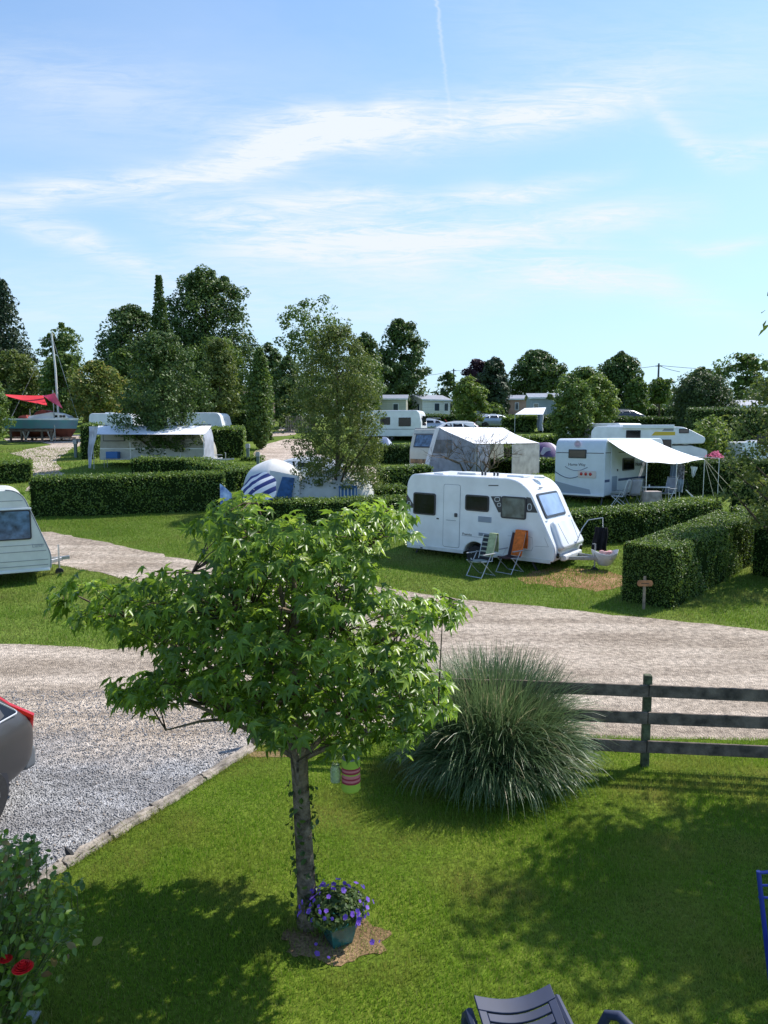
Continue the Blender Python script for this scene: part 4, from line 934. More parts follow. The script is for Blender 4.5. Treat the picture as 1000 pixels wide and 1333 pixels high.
# ------------------------------------------------------------------ folding camping chairs
NAVY=mat('navy_sling',(.03,.035,.06),.8,nscale=20,namp=.3)
STR=mat('striped_cushion',(.045,.05,.055),.9,nscale=0)
n_=STR.node_tree.nodes; l_=STR.node_tree.links; wv=n_.new('ShaderNodeTexWave'); wv.inputs['Scale'].default_value=2.6; wv.bands_direction='Z'; tc_=n_.new('ShaderNodeTexCoord'); l_.new(tc_.outputs['Object'],wv.inputs['Vector'])
cr_=n_.new('ShaderNodeValToRGB'); cr_.color_ramp.interpolation='CONSTANT'; cr_.color_ramp.elements[0].color=(.02,.024,.03,1); cr_.color_ramp.elements[1].color=(.30,.33,.27,1); cr_.color_ramp.elements[1].position=.8
l_.new(wv.outputs[0],cr_.inputs[0]); l_.new(cr_.outputs[0],n_['Principled BSDF'].inputs['Base Color'])
def camp_chair(label,px,py,yaw,fabric=NAVY,s=1.0,group=None,frame=ALU,high=True):
    o=thing('folding_chair',label,'chair',G(px,py),yaw,group); o.scale=(s,s,s)
    for y_ in (-.27,.27):
        m=MB(); m.tube([(.30,y_,.0),(-.12,y_,.62)],.013,7).tube([(-.28,y_,.0),(.28,y_,.46)],.013,7); m.build('leg',frame,o,smooth=True)
        MB().bar((-.24,y_*1.08,.64),(.26,y_*1.08,.64),.05,.025).build('armrest',GREYP,o,bevel=.008)
    m=MB(); h_=1.12 if high else .95
    m.tube([(-.17,-.24,.42),(-.38,-.24,h_),(-.385,0,h_+.02),(-.38,.24,h_),(-.17,.24,.42)],.012,7).tube([(.27,-.24,.45),(-.2,-.24,.42)],.012,6).tube([(.27,.24,.45),(-.2,.24,.42)],.012,6).tube([(.30,-.27,.02),(.30,.27,.02)],.012,6).tube([(-.28,-.27,.02),(-.28,.27,.02)],.012,6)
    m.build('frame',frame,o,smooth=True)
    MB().grid(lambda u,v:(.27-.46*u,-.23+.46*v,.455-.03*math.sin(u*PI)-.03*math.sin(v*PI)),8,6).build('seat',fabric,o,smooth=True,solid=.035)
    MB().grid(lambda u,v:(-.18-.20*u-.02*math.sin(v*PI),-.22+.44*v,.46+(h_-.5)*u),10,6).build('backrest',fabric,o,smooth=True,solid=.035)
    return o
ch1=camp_chair('folding chair with dark striped cushion and pale green towel in front of the caravan','612 747'.split()[0] and 626,750,R(222),STR,group='folding chairs in front of the large white caravan')
ch2=camp_chair('folding chair with dark seat and orange towel in front of the caravan',664,745,R(222),mat('maroon_sling',(.06,.03,.03),.8),group='folding chairs in front of the large white caravan')
def towel(name,label,chair,m,y0,y1,drop_f,drop_b,stripes=None):
    # folded over the top of the chair's back, which it touches
    def fn(u,v):
        s_=-drop_b+(drop_b+drop_f)*v; h_=1.16
        ang=s_
        if s_<0: x,z=-.42-.01*s_,h_+s_
        else: x,z=-.345+s_*.315,h_-s_*.95
        if abs(s_)<.03: z=h_+.012
        return (x+.018*math.sin(u*14+v*3)*(abs(s_)),y0+(y1-y0)*u+.01*math.sin(v*9),z)
    o=MB().grid(fn,22,30).build(name,m,None,smooth=True,solid=.014); o.location=chair.location; o.scale=chair.scale; o.rotation_euler=chair.rotation_euler; return tag(o,label,'towel')
GRT=mat('pale_green_towel',(.36,.42,.24),.95,nscale=14,namp=.2)
ORT=mat('orange_towel',(.72,.17,.03),.95,nscale=14,namp=.2)
towel('towel','pale green towel hanging over the back of the striped chair',ch1,GRT,.02,.27,.62,.5); towel('towel','bright orange towel hanging over the back of the dark chair',ch2,ORT,-.08,.28,.72,.5)

# ------------------------------------------------------------------ cream caravan at the left edge
L1,W1=5.0,2.15
c2=vroot('caravan','old cream caravan with grey horizontal ribs cut by the left edge','caravan',68,741,.36,L1,R(29))
f=mapper(c2); ZT=2.52; CR2=mat('cream_ribbed_panel',(.66,.66,.61),.4,nscale=2.5,namp=.08,coat=.15)
prof=arcprof([(0,.36),(L1-.03,.36),(L1,.75),(L1-.66,ZT-.02),(.5,ZT),(.05,1.0)],[.08,.08,.3,.35,.4,.3],(2.1,.36),.36,seg=8)
MB().side(prof,0,W1).build('body',CR2,c2,bevel=.03,seg=3)
def frontu(z): return L1-max(0,(z-.75))*.66/(ZT-.77) if z>.75 else L1-.03*(.75-z)/.39
m=MB()
for z_ in (2.22,1.05,.88,.64,.50): m.box(.3,frontu(z_)-.07,-.006,.0,z_-.008,z_+.008)
m.build('ribs',mat('rib_grey',(.25,.26,.26),.5),c2)
m=MB(); m.box(.1,1.7,-.02,.0,.34,.41); m.box(2.5,L1-.05,-.02,0,.34,.41); m.build('skirt_rail',WHITE,c2,bevel=.008)
m=MB(); m.tube([(p[0]+.0,.005,p[1]) for p in prof if p[0]>L1-1.6 and p[1]>.4],.016,6); m.build('edge_trim',SEAM,c2,smooth=True)
u1=f(41,690)[0]; window(c2,u1-1.25,u1,1.20,1.98,BLUEG,r=.07,fw=.035); window(c2,u1-2.5,u1-1.5,1.25,1.95,BLUEG,r=.07)
m=MB(); m.box(u1-1.3,u1+.02,-.03,.0,1.985,2.03); m.build('window_rail',WHITE,c2,bevel=.008)
MB().box(L1-1.75,L1-1.25,.6,1.2,ZT-.02,ZT+.07).build('roof_hatch',WHITE,c2,bevel=.03)
MB().side(rr(u1-1.3,u1-1.08,.72,.80,.02),-.02,-.0).build('side_reflector',mat('orange_reflector',(.6,.2,.04),.3),c2)
text('Lunar',.13,(f(50,712)[0],-.003,f(50,712)[1]),(1,0,.05),(0,0,1),mat('faded_letters',(.3,.32,.36),.6),c2)
wheel(c2,2.1,.16,.30); wheel(c2,2.1,W1-.16,.30); drawbar(c2,L1,W1,.42,.35); MB().box(.3,L1-.3,.4,W1-.4,.25,.358).build('chassis',DGREY,c2)

# ------------------------------------------------------------------ cars
def car(label,loc,yaw,paint,group=None,L_=4.6,W=1.8,H=1.45,estate=True,name='parked_car',detail=True):
    o=thing(name,label,'car',loc,yaw,group); hw=W/2
    # stations: x, half width sill, half width belt, z sill, z belt, half width roof, z roof
    bk=-L_/2; fr_=L_/2
    ST=[(bk,.80,.80,.50,.80,.55,.84),(bk+.07,.92,.93,.30,.96,.72,1.02),(bk+.38,.97,.98,.24,1.0,.70,H*.93 if estate else 1.05),(bk+.75,1,1,.22,.99,.70,H*.985 if estate else 1.2),
        (bk+1.6,1,1,.20,.97,.72,H),(bk+2.5,1,1,.20,.95,.72,H*.99),(bk+3.05,1,1,.21,.94,.70,H*.90),(bk+3.65,.99,.98,.22,.92,.80,.97),(fr_-.35,.95,.93,.24,.80,.70,.86),(fr_-.04,.84,.82,.30,.62,.55,.68),(fr_,.74,.74,.36,.55,.45,.60)]
    vs=[];n=14
    for x,ws,wb,zs,zb,wr,zr in ST:
        a=hw; pts=[(-a*ws*.85,zs),(-a*ws,zs+.10),(-a*wb*1.02,(zs+zb)/2+.06),(-a*wb,zb),(-a*(wr*.93),(zr*.72+zb*.28)if zr-zb>.2 else (zb+zr)/2+.02),(-a*wr*.84,zr-.025),(-a*wr*.4,zr)]
        pts=[(y,z) for y,z in pts]; full=pts+[(-y,z) for y,z in reversed(pts)]
        for y,z in full: vs.append((x,y,z))
    fs=[(i*n+k,i*n+(k+1)%n,(i+1)*n+(k+1)%n,(i+1)*n+k) for i in range(len(ST)-1) for k in range(n)]+[tuple(range(n)),tuple(range((len(ST)-1)*n,len(ST)*n))]
    MB().add(vs,fs).build('body',paint,o,subd=2)
    def side_pt(x,z,s,off=.0):
        for i in range(len(ST)-1):
            if ST[i][0]<=x<=ST[i+1][0]:
                t=(x-ST[i][0])/(ST[i+1][0]-ST[i][0]); q=[a*(1-t)+b*t for a,b in zip(ST[i],ST[i+1])]; break
        _,ws,wb,zs,zb,wr,zr=q; t=(z-zb)/max(.05,(zr*.72+zb*.28-zb)); y=hw*(wb+(wr*.93-wb)*min(1.2,max(0,t)))
        return (x,s*(y*.985+off),z)
    for s in (-1,1):
        for k,(xa,xb,xc,xd) in enumerate(((bk+.50,bk+1.38,bk+1.35,bk+.28),(bk+1.46,bk+2.25,bk+2.25,bk+1.46),(bk+2.33,bk+3.02,bk+2.72,bk+2.33))):
            if not estate and k==0: xa,xd=bk+1.0,bk+.85
            zt=H*.885
            q=[(xd,1.04),(xb+( .1 if k==2 else 0),1.02),(xc,zt),(xa+.06,zt-.03)] if 1 else 0
            vv=[side_pt(x,z,s,.012) for x,z in roundpoly(q,.05,3)]; vi=[side_pt(x,z,s,-.03) for x,z in roundpoly(q,.05,3)]
            m=MB().add(vv+vi,[tuple(range(len(vv)))]+[(i,(i+1)%len(vv),(i+1)%len(vv)+len(vv),i+len(vv)) for i in range(len(vv))]); wn=m.build('side_window',DARKG,o)
            if detail and s==1 or detail: MB().tube(vv+[vv[0]],.010,5).build('chrome_trim',ALU,wn,smooth=True)
        for x in (bk+.93,fr_-.85):
            m=MB().lathe([(.37,0),(.37,.02),(.30,.03)],24,(x,s*hw*(.985 if x<0 else .965)-(.015 if s>0 else .015),.36),'y'); m.build('wheel_arch',FRAME,o)
            wheel(o,x,s*(hw-.075),.325,.21) if s<0 else (lambda w_:setattr(w_,'rotation_euler',(0,0,PI)))(wheel(o,x,s*(hw-.075),.325,.21))
        # tall rear lamp following the pillar
        P_=[side_pt(bk+.04,.70,s,.0),side_pt(bk+.065,.92,s,.01),side_pt(bk+.26,1.10,s,.0),side_pt(bk+.50,H*.93,s,-.01)]
        MB().tube([(p[0]+.022,p[1]-s*.03,p[2]) for p in P_],[.04,.05,.04,.026],8).build('rear_lamp',mat('red_lamp',(.42,.008,.012),.2,coat=.6),o,smooth=True)
        m=MB().plate(rr(-.16,.16,-.05,.05,.04),(fr_-.14,s*hw*.68,.66),(0,1,0),(0,0,1),(1,0,0),.07); m.build('headlight',GLASS,o,bevel=.01)
    q=MB().plate(rr(-.58,.58,0,.42,.08),(bk+.13,0,1.0),(0,1,0),Vector((.30,0,.42)).normalized(),(-1,0,.6),.012); q.build('rear_window',DARKG,o)
    q=MB().plate(rr(-.58,.58,0,.42,.1),(fr_-.98,0,.98),(0,1,0),Vector((-.62,0,.42)).normalized(),(.42,0,.62),.02); q.build('windscreen',DARKG,o)
    MB().box(bk+.0,bk+.2,-hw*.88,hw*.88,.30,.56).build('bumper',mat('grey_bumper',(.11,.12,.135),.5),o,bevel=.05,seg=3)
    MB().box(bk-.012,bk+.0,-.26,.26,.40,.51).build('number_plate',mat('plate_white',(.7,.7,.68),.4),o)
    for s in (-.62,.62): MB().tube([(bk+.9,s,H+.0),(bk+1.0,s,H+.035),(fr_-2.2,s,H+.03),(fr_-2.1,s,H-.01)],.012,6).build('roof_rail',ALU,o,smooth=True)
    return o
GRYC=mat('warm_grey_metallic',(.045,.043,.045),.42,.2,coat=.25)
wb=G(-22,1085); yaw=math.atan2(-.97,-.25)
cx,cy=math.cos(yaw),math.sin(yaw); lx,ly=-cy,cx   # the visible flank is the left side (+y local)
Lc=4.75; off=-(Lc/2)+.93
loc=Vector((wb.x-cx*off-lx*.9,wb.y-cy*off-ly*.9,.012)); nc=car('rear corner of a grey estate car with red lamps on the left gravel','x' and loc,yaw,GRYC,L_=Lc,W=1.86,H=1.53)
# ------------------------------------------------------------------ right caravan with canopy
L_,W=6.2,2.3
HK=R(-32)
rc=vroot('caravan','white caravan with blue side stripe under a white canopy on the right','caravan',786,646,.45,2.3,R(-42))
# local frame: x runs along the rear face (toward the right), the body lies behind it
RCW=mat('bluish_white_panel',(.62,.67,.73),.35,nscale=3,namp=.04); f=mapper(rc); Hc=f(760,571)[1]
W=2.3; L_=6.6; NAVYS=mat('navy_stripe',(.04,.07,.16),.4); BR=mat('brown_window',(.05,.03,.035),.15,spec=.8)
# the rear face is the y=0 plane (x 0..W); the long side is the x=W plane running back in +y
m=MB().plate(arcprof([(0,.45),(L_,.45),(L_-.0,1.0),(L_-.5,Hc),(.15,Hc),(0,Hc-.5)],[.05,.05,.2,.4,.25,.2],(3.2,.38),.45),(0,0,0),(0,1,0),(0,0,1),(1,0,0),W); m.build('body',RCW,rc,bevel=.05,seg=3)
u0,u1,z0,z1=f.rect(740.5,585,763.5,596.5); window(rc,u0,u1,z0,z1,BR,r=.04)
m=MB(); m.box(.06,W-.05,-.004,0,Hc-.62,Hc-.59); m.build('rear_line',DGREY,rc)
def arcs(x0,x1,z,sag,w): 
    q=MB(); k=[(x0+(x1-x0)*j/12,-.006,z-sag*math.sin(j/12*PI)) for j in range(13)]; q.tube(k,w,5); return q
a=f(751,606); arcs(a[0]-.55,a[0]+.5,a[1]-.06,.16,.012).build('smile_stripe',NAVYS,rc); a=f(727,614)[1]; arcs(.02,W*.62,a,.26,.016).build('swoosh_stripe',NAVYS,rc)
MB().side([(0.02,.46),(W*.75,.46),(W*.72,.70),(.9,.82),(.02,1.0)],-.012,0).build('lower_panel',mat('blue_grey_panel',(.28,.33,.40),.5),rc)
lp=f(763,617); cl=MB().side(rr(lp[0]-.36,lp[0]+.46,lp[1]-.16,lp[1]+.14,.05),-.04,0).build('lamp_cluster',mat('cluster_white',(.6,.52,.5),.4),rc,bevel=.01)
for k in range(3): MB().lathe([(.07,-.05),(.05,-.065),(.001,-.065)],14,(lp[0]-.2+.21*k,0,lp[1]),'y').build('rear_lamp',mat('red_lamp',(.42,.008,.012),.2,coat=.6),cl,smooth=True)
a=f(751,605.5); text('Home Way',.17,(a[0],-.004,a[1]-.03),(1,0,0),(0,0,1),DGREY,rc); MB().lathe([(.15,0),(.15,-.01),(.10,-.01),(.10,0)],20,(f(752,578)[0],-.001,f(752,578)[1]),'y').build('badge',mat('badge_mauve',(.45,.4,.5),.4),rc)
MB().box(-.02,W+.02,-.06,.02,.42,.50).build('bumper',WHITE,rc,bevel=.01)
# long side: x=W plane
def lside(name,y0,y1,z0,z1,m,t=.02,r=.03,par=None,bev=0): return MB().plate(rr(y0,y1,z0,z1,r),(W,0,0),(0,1,0),(0,0,1),(1,0,0),t).build(name,m,par or rc,bevel=bev)
lside('stripe',.05,.5,1.02,1.13,NAVYS,.004,.01); lside('stripe',1.35,L_-.15,1.02,1.13,NAVYS,.004,.01); lside('upper_line',.05,L_-.5,Hc-.60,Hc-.57,DGREY,.004,.005)
d=lside('door',.55,1.25,.52,Hc-.35,RCW,.03,.06,bev=.01); lside('door_pane',.66,1.14,.62,1.25,mat('bluish_pane',(.30,.36,.44),.2),.04,.04,d); lside('handle',1.12,1.18,1.45,1.55,DGREY,.06,.01,d)
w_=lside('window',4.6,5.6,1.45,2.0,FRAME,.03,.06); lside('pane',4.66,5.54,1.51,1.94,BR,.036,.05,w_)
w_=lside('window',1.7,2.9,1.45,2.0,FRAME,.03,.06); lside('pane',1.76,2.84,1.51,1.94,DARKG,.036,.05,w_)
text('Home Way',.3,(W+.035,3.7,1.62),(0,1,0),(0,0,1),DGREY,rc)
for y_ in (3.2,): wheel(rc,0.16,y_,.32).rotation_euler=(0,0,PI/2); q=wheel(rc,W-.16,3.2,.32); q.rotation_euler=(0,0,PI/2)
MB().box(.4,W-.4,.3,L_-.3,.33,.448).build('chassis',DGREY,rc)
for k in (.3,L_-.4): MB().bar((W-.2,k,.45),(W-.2,k-.1,0),.05,.05).build('corner_steady',FRAME,rc)
# canopy
M4=Matrix.Translation(rc.location)@rc.rotation_euler.to_matrix().to_4x4()
cnr=[M4@Vector((W+.02,.15,Hc-.06)),M4@Vector((W+.02,4.6,Hc-.04))]
pf=G(840,664); near=Vector((pf.x,pf.y,At(840,602,pf.y).z)); pb=G(915,648); far=Vector((pb.x,pb.y,At(912,598,pb.y).z))
O=cnr[0].copy(); cp=thing('canopy','white sun canopy stretched from the right caravan on thin poles','canopy',(O.x,O.y,T(O.y)))
base=Vector(cp.location)
def cfn(u,v):
    p=cnr[0].lerp(cnr[1],u).lerp(near.lerp(far,u),v); return tuple(p-base+Vector((0,0,-.14*math.sin(v*PI)*.5+.05*math.sin(u*PI*3)*v*.6-.10*math.sin(u*PI)*v)))
MB().grid(cfn,16,14).build('cloth',CLOTHW,cp,smooth=True,solid=.01)
for p,q in ((near,pf),(far,pb),(near.lerp(far,.5),near.lerp(far,.5))):
    g_=Vector((p.x,p.y,T(p.y))); MB().tube([tuple(p-base),tuple(g_-base)],.018,7).build('pole',ALU,cp,smooth=True)
ROPE=mat('guy_rope',(.45,.42,.30),.8)
for dx,dy in ((1.0,-.2),(1.7,.1),(.3,-.5)):
    e=Vector((far.x+dx,far.y+dy,0)); e.z=T(e.y); MB().tube([tuple(far-base),tuple(e-base)],.012,5).build('guy_rope',ROPE,cp)
# furniture below it
gc='folding chairs on the right pitch'
camp_chair('white framed folding chair with high grey back, left under the canopy',806,659,R(150),GREYC,1.0,gc,WHITE); camp_chair('grey folding chair with high back second from the left under the canopy',823,657,R(100),GREYC,1.0,gc)
camp_chair('grey folding chair turned to the table under the canopy',868,655,R(215),GREYC,1.0,gc)
tp=G(852,655); o=thing('camping_table','white camping table beside the stone block under the canopy','table',tp,R(-10))
MB().box(-.55,.55,-.35,.35,.68,.71).build('tabletop',WHITE,o,bevel=.01)
for a_,b_ in ((-.5,-.3),(.5,-.3),(.5,.3),(-.5,.3)): MB().tube([(a_,b_,.68),(a_*1.02,b_*1.02,0)],.014,6).build('leg',ALU,o,smooth=True)
MB().lathe([(.03,0),(.035,.09),(.001,.09)],10,tuple(tp+Vector((-.25,0,.71)))).build('cup',WHITE,None,smooth=True)
tag(bpy.data.objects['cup'],'small white cup on the camping table','cup')
STONE=mat('pinkish_stone',(.40,.34,.31),.9,nscale=5,namp=.25,bump=.4)
sb=G(848,664); MB().box(-.32,.32,-.25,.25,-.05,.78).build('stone_block',STONE,None,bevel=.03,loc=sb); tag(bpy.data.objects['stone_block'],'square pinkish stone service block standing in front of the table','stone block')
# washing line
wl=G(893,648); o=thing('clothes_airer','rotary style white pole washing line behind the sloping board','clothes line',wl)
MB().tube([(-.3,0,0),(-.3,0,1.9)],.02,7).tube([(1.5,.2,0),(1.5,.2,1.75)],.014,7).tube([(-1.2,0,1.75),(-.3,0,1.9),(1.5,.2,1.75)],.008,5).build('frame',WHITE,o,smooth=True)
Yw=wl.y
JEAN=mat('pale_blue_cloth',(.32,.38,.48),.9,nscale=5,namp=.3)
cloth('towel','blue grey towel at the left end of the washing line','towel',[(873,606),(881,605),(881,622),(873,623)],Yw,mat('blue_grey_cloth',(.16,.21,.32),.9),2,.04)
cloth('shirt','grey checked shirt on the washing line','shirt',[(882,604),(891,605),(891,625),(883,624)],Yw-.02,mat('grey_check_cloth',(.27,.26,.31),.9,nscale=9,namp=.6),2,.04)
cloth('trousers','pale trousers hanging below the checked shirt','trousers',[(883,624),(890,624),(889,641),(881,640)],Yw-.06,JEAN,2,.04)
cloth('vest','white vest at the right part of the washing line','vest',[(899,607),(908,608),(905,618),(902,622)],Yw,BAGM,2,.03)
a=G(908,654); b=At(893,638,a.y+.1); m=MB(); m.bar(tuple(b-a),(0,0,.03),.11,.05); m.bar(tuple((b-a)*.55),(0,0,.05),.17,.07); o=m.build('board',WHITE,None,bevel=.015,loc=a); tag(o,'white folded board leaning down to the grass at the washing line','board')
# bicycle group
def bike(label,px,py,yaw,h=0,s=1.0,col=(.3,.03,.03)):
    o=thing('bicycle',label,'bicycle',G(px,py),yaw); o.scale=(s,s,s)
    for x in (-.52,.52):
        k=[(x+.33*math.cos(t*PI/10),0,.34+.33*math.sin(t*PI/10)) for t in range(21)]; w_=MB().tube(k,.017,6).build('wheel',RUB,o,smooth=True)
        m=MB(); [m.tube([(x,0,.34),(x+.32*math.cos(t*PI/5),0,.34+.32*math.sin(t*PI/5))],.003,3) for t in range(10)]; m.build('spokes',STEEL,w_)
    m=MB(); m.tube([(-.52,0,.34),(-.08,0,.30),(.38,0,.72),(-.2,0,.78),(-.52,0,.34)],.018,7).tube([(-.08,0,.30),(-.24,0,.92)],.018,7).tube([(.52,0,.34),(.36,0,.88)],.016,7); m.build('frame',mat('bike_'+str(int(col[0]*100)),col,.35),o,smooth=True)
    MB().box(-.36,-.12,-.06,.06,.92,.96).build('saddle',RUB,o,bevel=.015); MB().tube([(.28,-.28,.97),(.36,0,.93),(.28,.28,.97)],.014,6).build('handlebar',FRAME,o,smooth=True)
    return o
bike('dark red bicycle parked at the front of the canopy caravan',874,646,R(75)); bike('second bicycle behind the dark red one, pale frame',878,642,R(110),col=(.2,.2,.24))

# ------------------------------------------------------------------ motorhomes behind
YEL=mat('yellow_stripe',(.62,.42,.03),.4)
mh=vroot('motorhome','white motorhome with yellow stripe and overcab bed behind the canopy','motorhome',884,598,.5,5.0,R(-16))
f=mapper(mh); Hm=f(850,555)[1]
prof=roundpoly([(0,.5),(4.3,.5),(4.5,Hm-1.05),(6.35,Hm-1.0),(6.4,Hm-.65),(5.2,Hm-.02),(.2,Hm),(0,Hm-.3)],[.1,.1,.15,.15,.2,.4,.2,.1],6)
MB().side(prof,0,2.2).build('body',WHITE,mh,bevel=.05,seg=3)
cab=roundpoly([(4.3,.45),(6.5,.45),(6.55,1.05),(5.85,1.25),(5.15,Hm-.98),(4.3,Hm-.98)],[.02,.15,.2,.3,.05,.02],5); cb_=MB().side(cab,.12,2.08).build('cab',WHITE,mh,bevel=.05)
MB().side([(4.6,1.3),(5.65,1.3),(5.05,Hm-1.02),(4.6,Hm-1.02)],.10,.13).build('cab_window',DARKG,cb_); 
MB().plate(rr(.2,1.76,.05,.62,.06),(5.86,.12,1.26),(0,1,0),Vector((-.7,0,Hm-2.23)).normalized(),Vector((Hm-2.23,0,.7)).normalized(),.02).build('windscreen',DARKG,cb_)
def mw(a,**k): u0,u1,z0,z1=f.rect(*a); return window(mh,u0,u1,z0,z1,**k)
mw((815,560,834,571),m=DARKG,r=.05); mw((850,572,874,584),m=BR,r=.05); mw((884,558,897,564),m=BR,r=.04)
u0,u1,z0,z1=f.rect(848,562,879,567); MB().side([(u0,z0),(u1,z0+.02),(u1,z1),(u0+.2,z1)],-.004,0).build('stripe',YEL,mh); u0,u1,z0,z1=f.rect(862,556,877,561); MB().side([(u0,z0),(u1,z0),(u1,z1),(u0+.2,z1)],-.004,0).build('grey_graphic',mat('grey_graphic',(.25,.27,.33),.5),mh)
u0,u1,z0,z1=f.rect(811,553,878,558); MB().box(u0,u1,-.12,.0,z0,z1).build('awning_box',WHITE,mh,bevel=.03)
for x in (.9,3.4): MB().box(x,x+.8,.7,1.3,Hm-.01,Hm+.09).build('roof_hatch',WHITE,mh,bevel=.03)
wheel(mh,1.2,.16,.34); wheel(mh,5.5,.2,.34); wheel(mh,1.2,2.04,.34); wheel(mh,5.5,2.0,.34); MB().box(.2,6.2,.3,1.9,.3,.51).build('chassis',DGREY,mh)
mh2=vroot('motorhome','second white motorhome with faded yellow stripe mostly hidden on the left','motorhome',806,590,.5,5.0,R(-56))
f=mapper(mh2); Hm=f(790,551)[1]
MB().side(roundpoly([(0,.5),(5,.5),(5,Hm),(.1,Hm)],[.1,.1,.2,.25],5),0,2.2).build('body',WHITE,mh2,bevel=.05)
u0,u1,z0,z1=f.rect(772,562,808,565); MB().box(u0,u1,-.004,0,z0,z1).build('stripe',YEL,mh2); u0,u1,z0,z1=f.rect(799,554,803,568); window(mh2,u0,u1,z0,z1,r=.03)
window(mh2,1.0,2.2,1.6,2.2,r=.05); wheel(mh2,1.2,.16,.34); wheel(mh2,3.0,.16,.34); MB().box(1,1.8,.7,1.3,Hm-.01,Hm+.09).build('roof_hatch',WHITE,mh2,bevel=.03)
wheel(mh2,1.2,2.04,.34); wheel(mh2,3.0,2.04,.34)

# ------------------------------------------------------------------ tall awning caravan behind the bare shrub
ac=vroot('caravan','white caravan with tall rear window beside the grey and white awning','caravan',572,612,.45,2.2,R(-46)); f=mapper(ac); Ha=f(545,557)[1]
MB().plate(roundpoly([(0,.45),(5.6,.45),(5.6,1.6),(5.2,Ha),(.35,Ha),(.0,Ha-1.1)],[.1,.1,.2,.3,.25,.3],5),(0,0,0),(0,1,0),(0,0,1),(1,0,0),2.2).build('body',CREAM,ac,bevel=.05)
u0,u1,z0,z1=f.rect(528,570,547,585); A_=Vector((0,0,Ha-1.1)); s_=Vector((0,.35,1.1)).normalized(); wn=MB().plate(rr(.3,1.9,.05,.8,.06),A_,(1,0,0),s_,(0,-1,.3),.03).build('rear_window',FRAME,ac); MB().plate(rr(.36,1.84,.11,.74,.05),A_+Vector((0,-.03,.01)),(1,0,0),s_,(0,-1,.3),.006).build('pane',BLUEG,wn)
MB().box(.1,2.1,-.03,0,.75,1.0).build('lamp_panel',mat('amber_panel',(.28,.16,.07),.4,nscale=6,namp=.6),ac,bevel=.01); m=MB(); [m.box(.15,2.05,-.01+.1*k,.02+.1*k,Ha-.95+.3*k,Ha-.9+.3*k) for k in range(2,4)]; m.build('roof_ribs',SEAM,ac)
wheel(ac,2.04,2.8,.32).rotation_euler=(0,0,PI/2)
Mx=Matrix.Translation(ac.location)@ac.rotation_euler.to_matrix().to_4x4()
aw=thing('awning','tall grey awning with white roof attached to the caravan behind the bare shrub','awning',ac.location,R(-46))
W2=2.24; De=2.5; Le=5.4   # lean-to: from x=W2 out to W2+De, along y -.1..Le
rf=[(W2,-.1,Ha+.03),(W2,Le,Ha+.03),(W2+De,Le,1.85),(W2+De,-.1,1.85)]
# in the photo the roof slopes down to the right, its long edge runs across the view
MB().grid(lambda u,v:(W2+De*v,-.1+(Le+.1)*u,Ha+.03-(Ha-1.82)*v-.10*math.sin(v*PI)+.03*math.sin(u*9)*math.sin(v*PI)),14,10).build('roof_cloth',CLOTHW,aw,smooth=True,solid=.012)
MB().side([(W2,.02),(W2+De,.02),(W2+De,1.83),(W2,Ha-.02)],-.10,-.09).build('end_wall',GREYC,aw)
m=MB(); m.bar((W2-.05,-.12,Ha),(W2-1.1,-.12,0),.03,.22,up=(1,0,0)); m.side([(W2-.25,Ha-.05),(W2+.05,Ha),(W2-.9,.02),(W2-1.25,.02)],-.13,-.115); m.build('white_edge',CLOTHW,aw)
MB().side([(W2-1.1,.02),(W2,.02),(W2,Ha-.1)],-.112,-.10).build('end_wall',GREYC,aw)
wn=MB().side(rr(W2-.45,W2+.9,1.35,2.05,.08),-.125,-.10).build('side_window',mat('clear_vinyl',(.13,.14,.18),.2,nscale=3,namp=.3),aw)
MB().plate([(0.0,.02),(1.0,.02),(1.0,1.8),(0,1.8)],(W2+De,0,0),(0,1,0),(0,0,1),(1,0,0),.012).build('front_wall',GREYC,aw)
MB().plate([(2.9,.02),(Le,.02),(Le,1.8),(2.9,1.8)],(W2+De,0,0),(0,1,0),(0,0,1),(1,0,0),.012).build('front_wall',mat('beige_cloth',(.45,.43,.40),.9,nscale=3,namp=.2),aw)
for y_ in (-.1,1.0,2.9,Le): MB().tube([(W2+De,y_,0),(W2+De,y_,1.83)],.018,6).build('pole',ALU,aw,smooth=True)
camp_chair('dark folding chair under the grey awning by the bare shrub',590,612,R(190),NAVY,1,'folding chairs under the grey awning'); camp_chair('pale framed folding chair right of the dark one under the grey awning',604,613,R(170),NAVY,1,'folding chairs under the grey awning',WHITE)
# blue-grey tent left of it
def dome(name,label,px,py,w,d,h,m1,m2=None,yaw=0,group=None,stripes=0):
    o=thing(name,label,'tent',G(px,py),yaw,group)
    def fn(u,v,a0=0,a1=2*PI):
        t=a0+(a1-a0)*u; r=math.cos(v*PI/2)**.75; e=1+.05*abs(math.cos(2*t)); return (w/2*r*math.cos(t)*e,d/2*r*math.sin(t)*e,h*math.sin(v*PI/2)**.95)
    if not m2: MB().grid(lambda u,v:fn(u,v*.97),32,12).build('flysheet',m1,o,smooth=True,solid=.01)
    else:
        k=6
        for i in range(k): MB().grid(lambda u,v,i=i:fn(u,v*.985,2*PI*i/k,2*PI*(i+1)/k),8,12).build('panel',(m1,m2)[i in stripes],o,smooth=True,solid=.01)
    return o
def a_tent(name,label,px,py,w,d,h,m,yaw): 
    o=thing(name,label,'tent',G(px,py),yaw)
    MB().grid(lambda u,v:(w/2*(2*u-1),d*v,h*(1-abs(2*u-1)**1.25)*(.35+.65*math.sin(min(1,v*1.4+.15)*PI/2))+.01),24,14).build('flysheet',m,o,smooth=True,solid=.012)
    return o
TBL=mat('blue_grey_tent',(.33,.37,.48),.8,nscale=3,namp=.1)
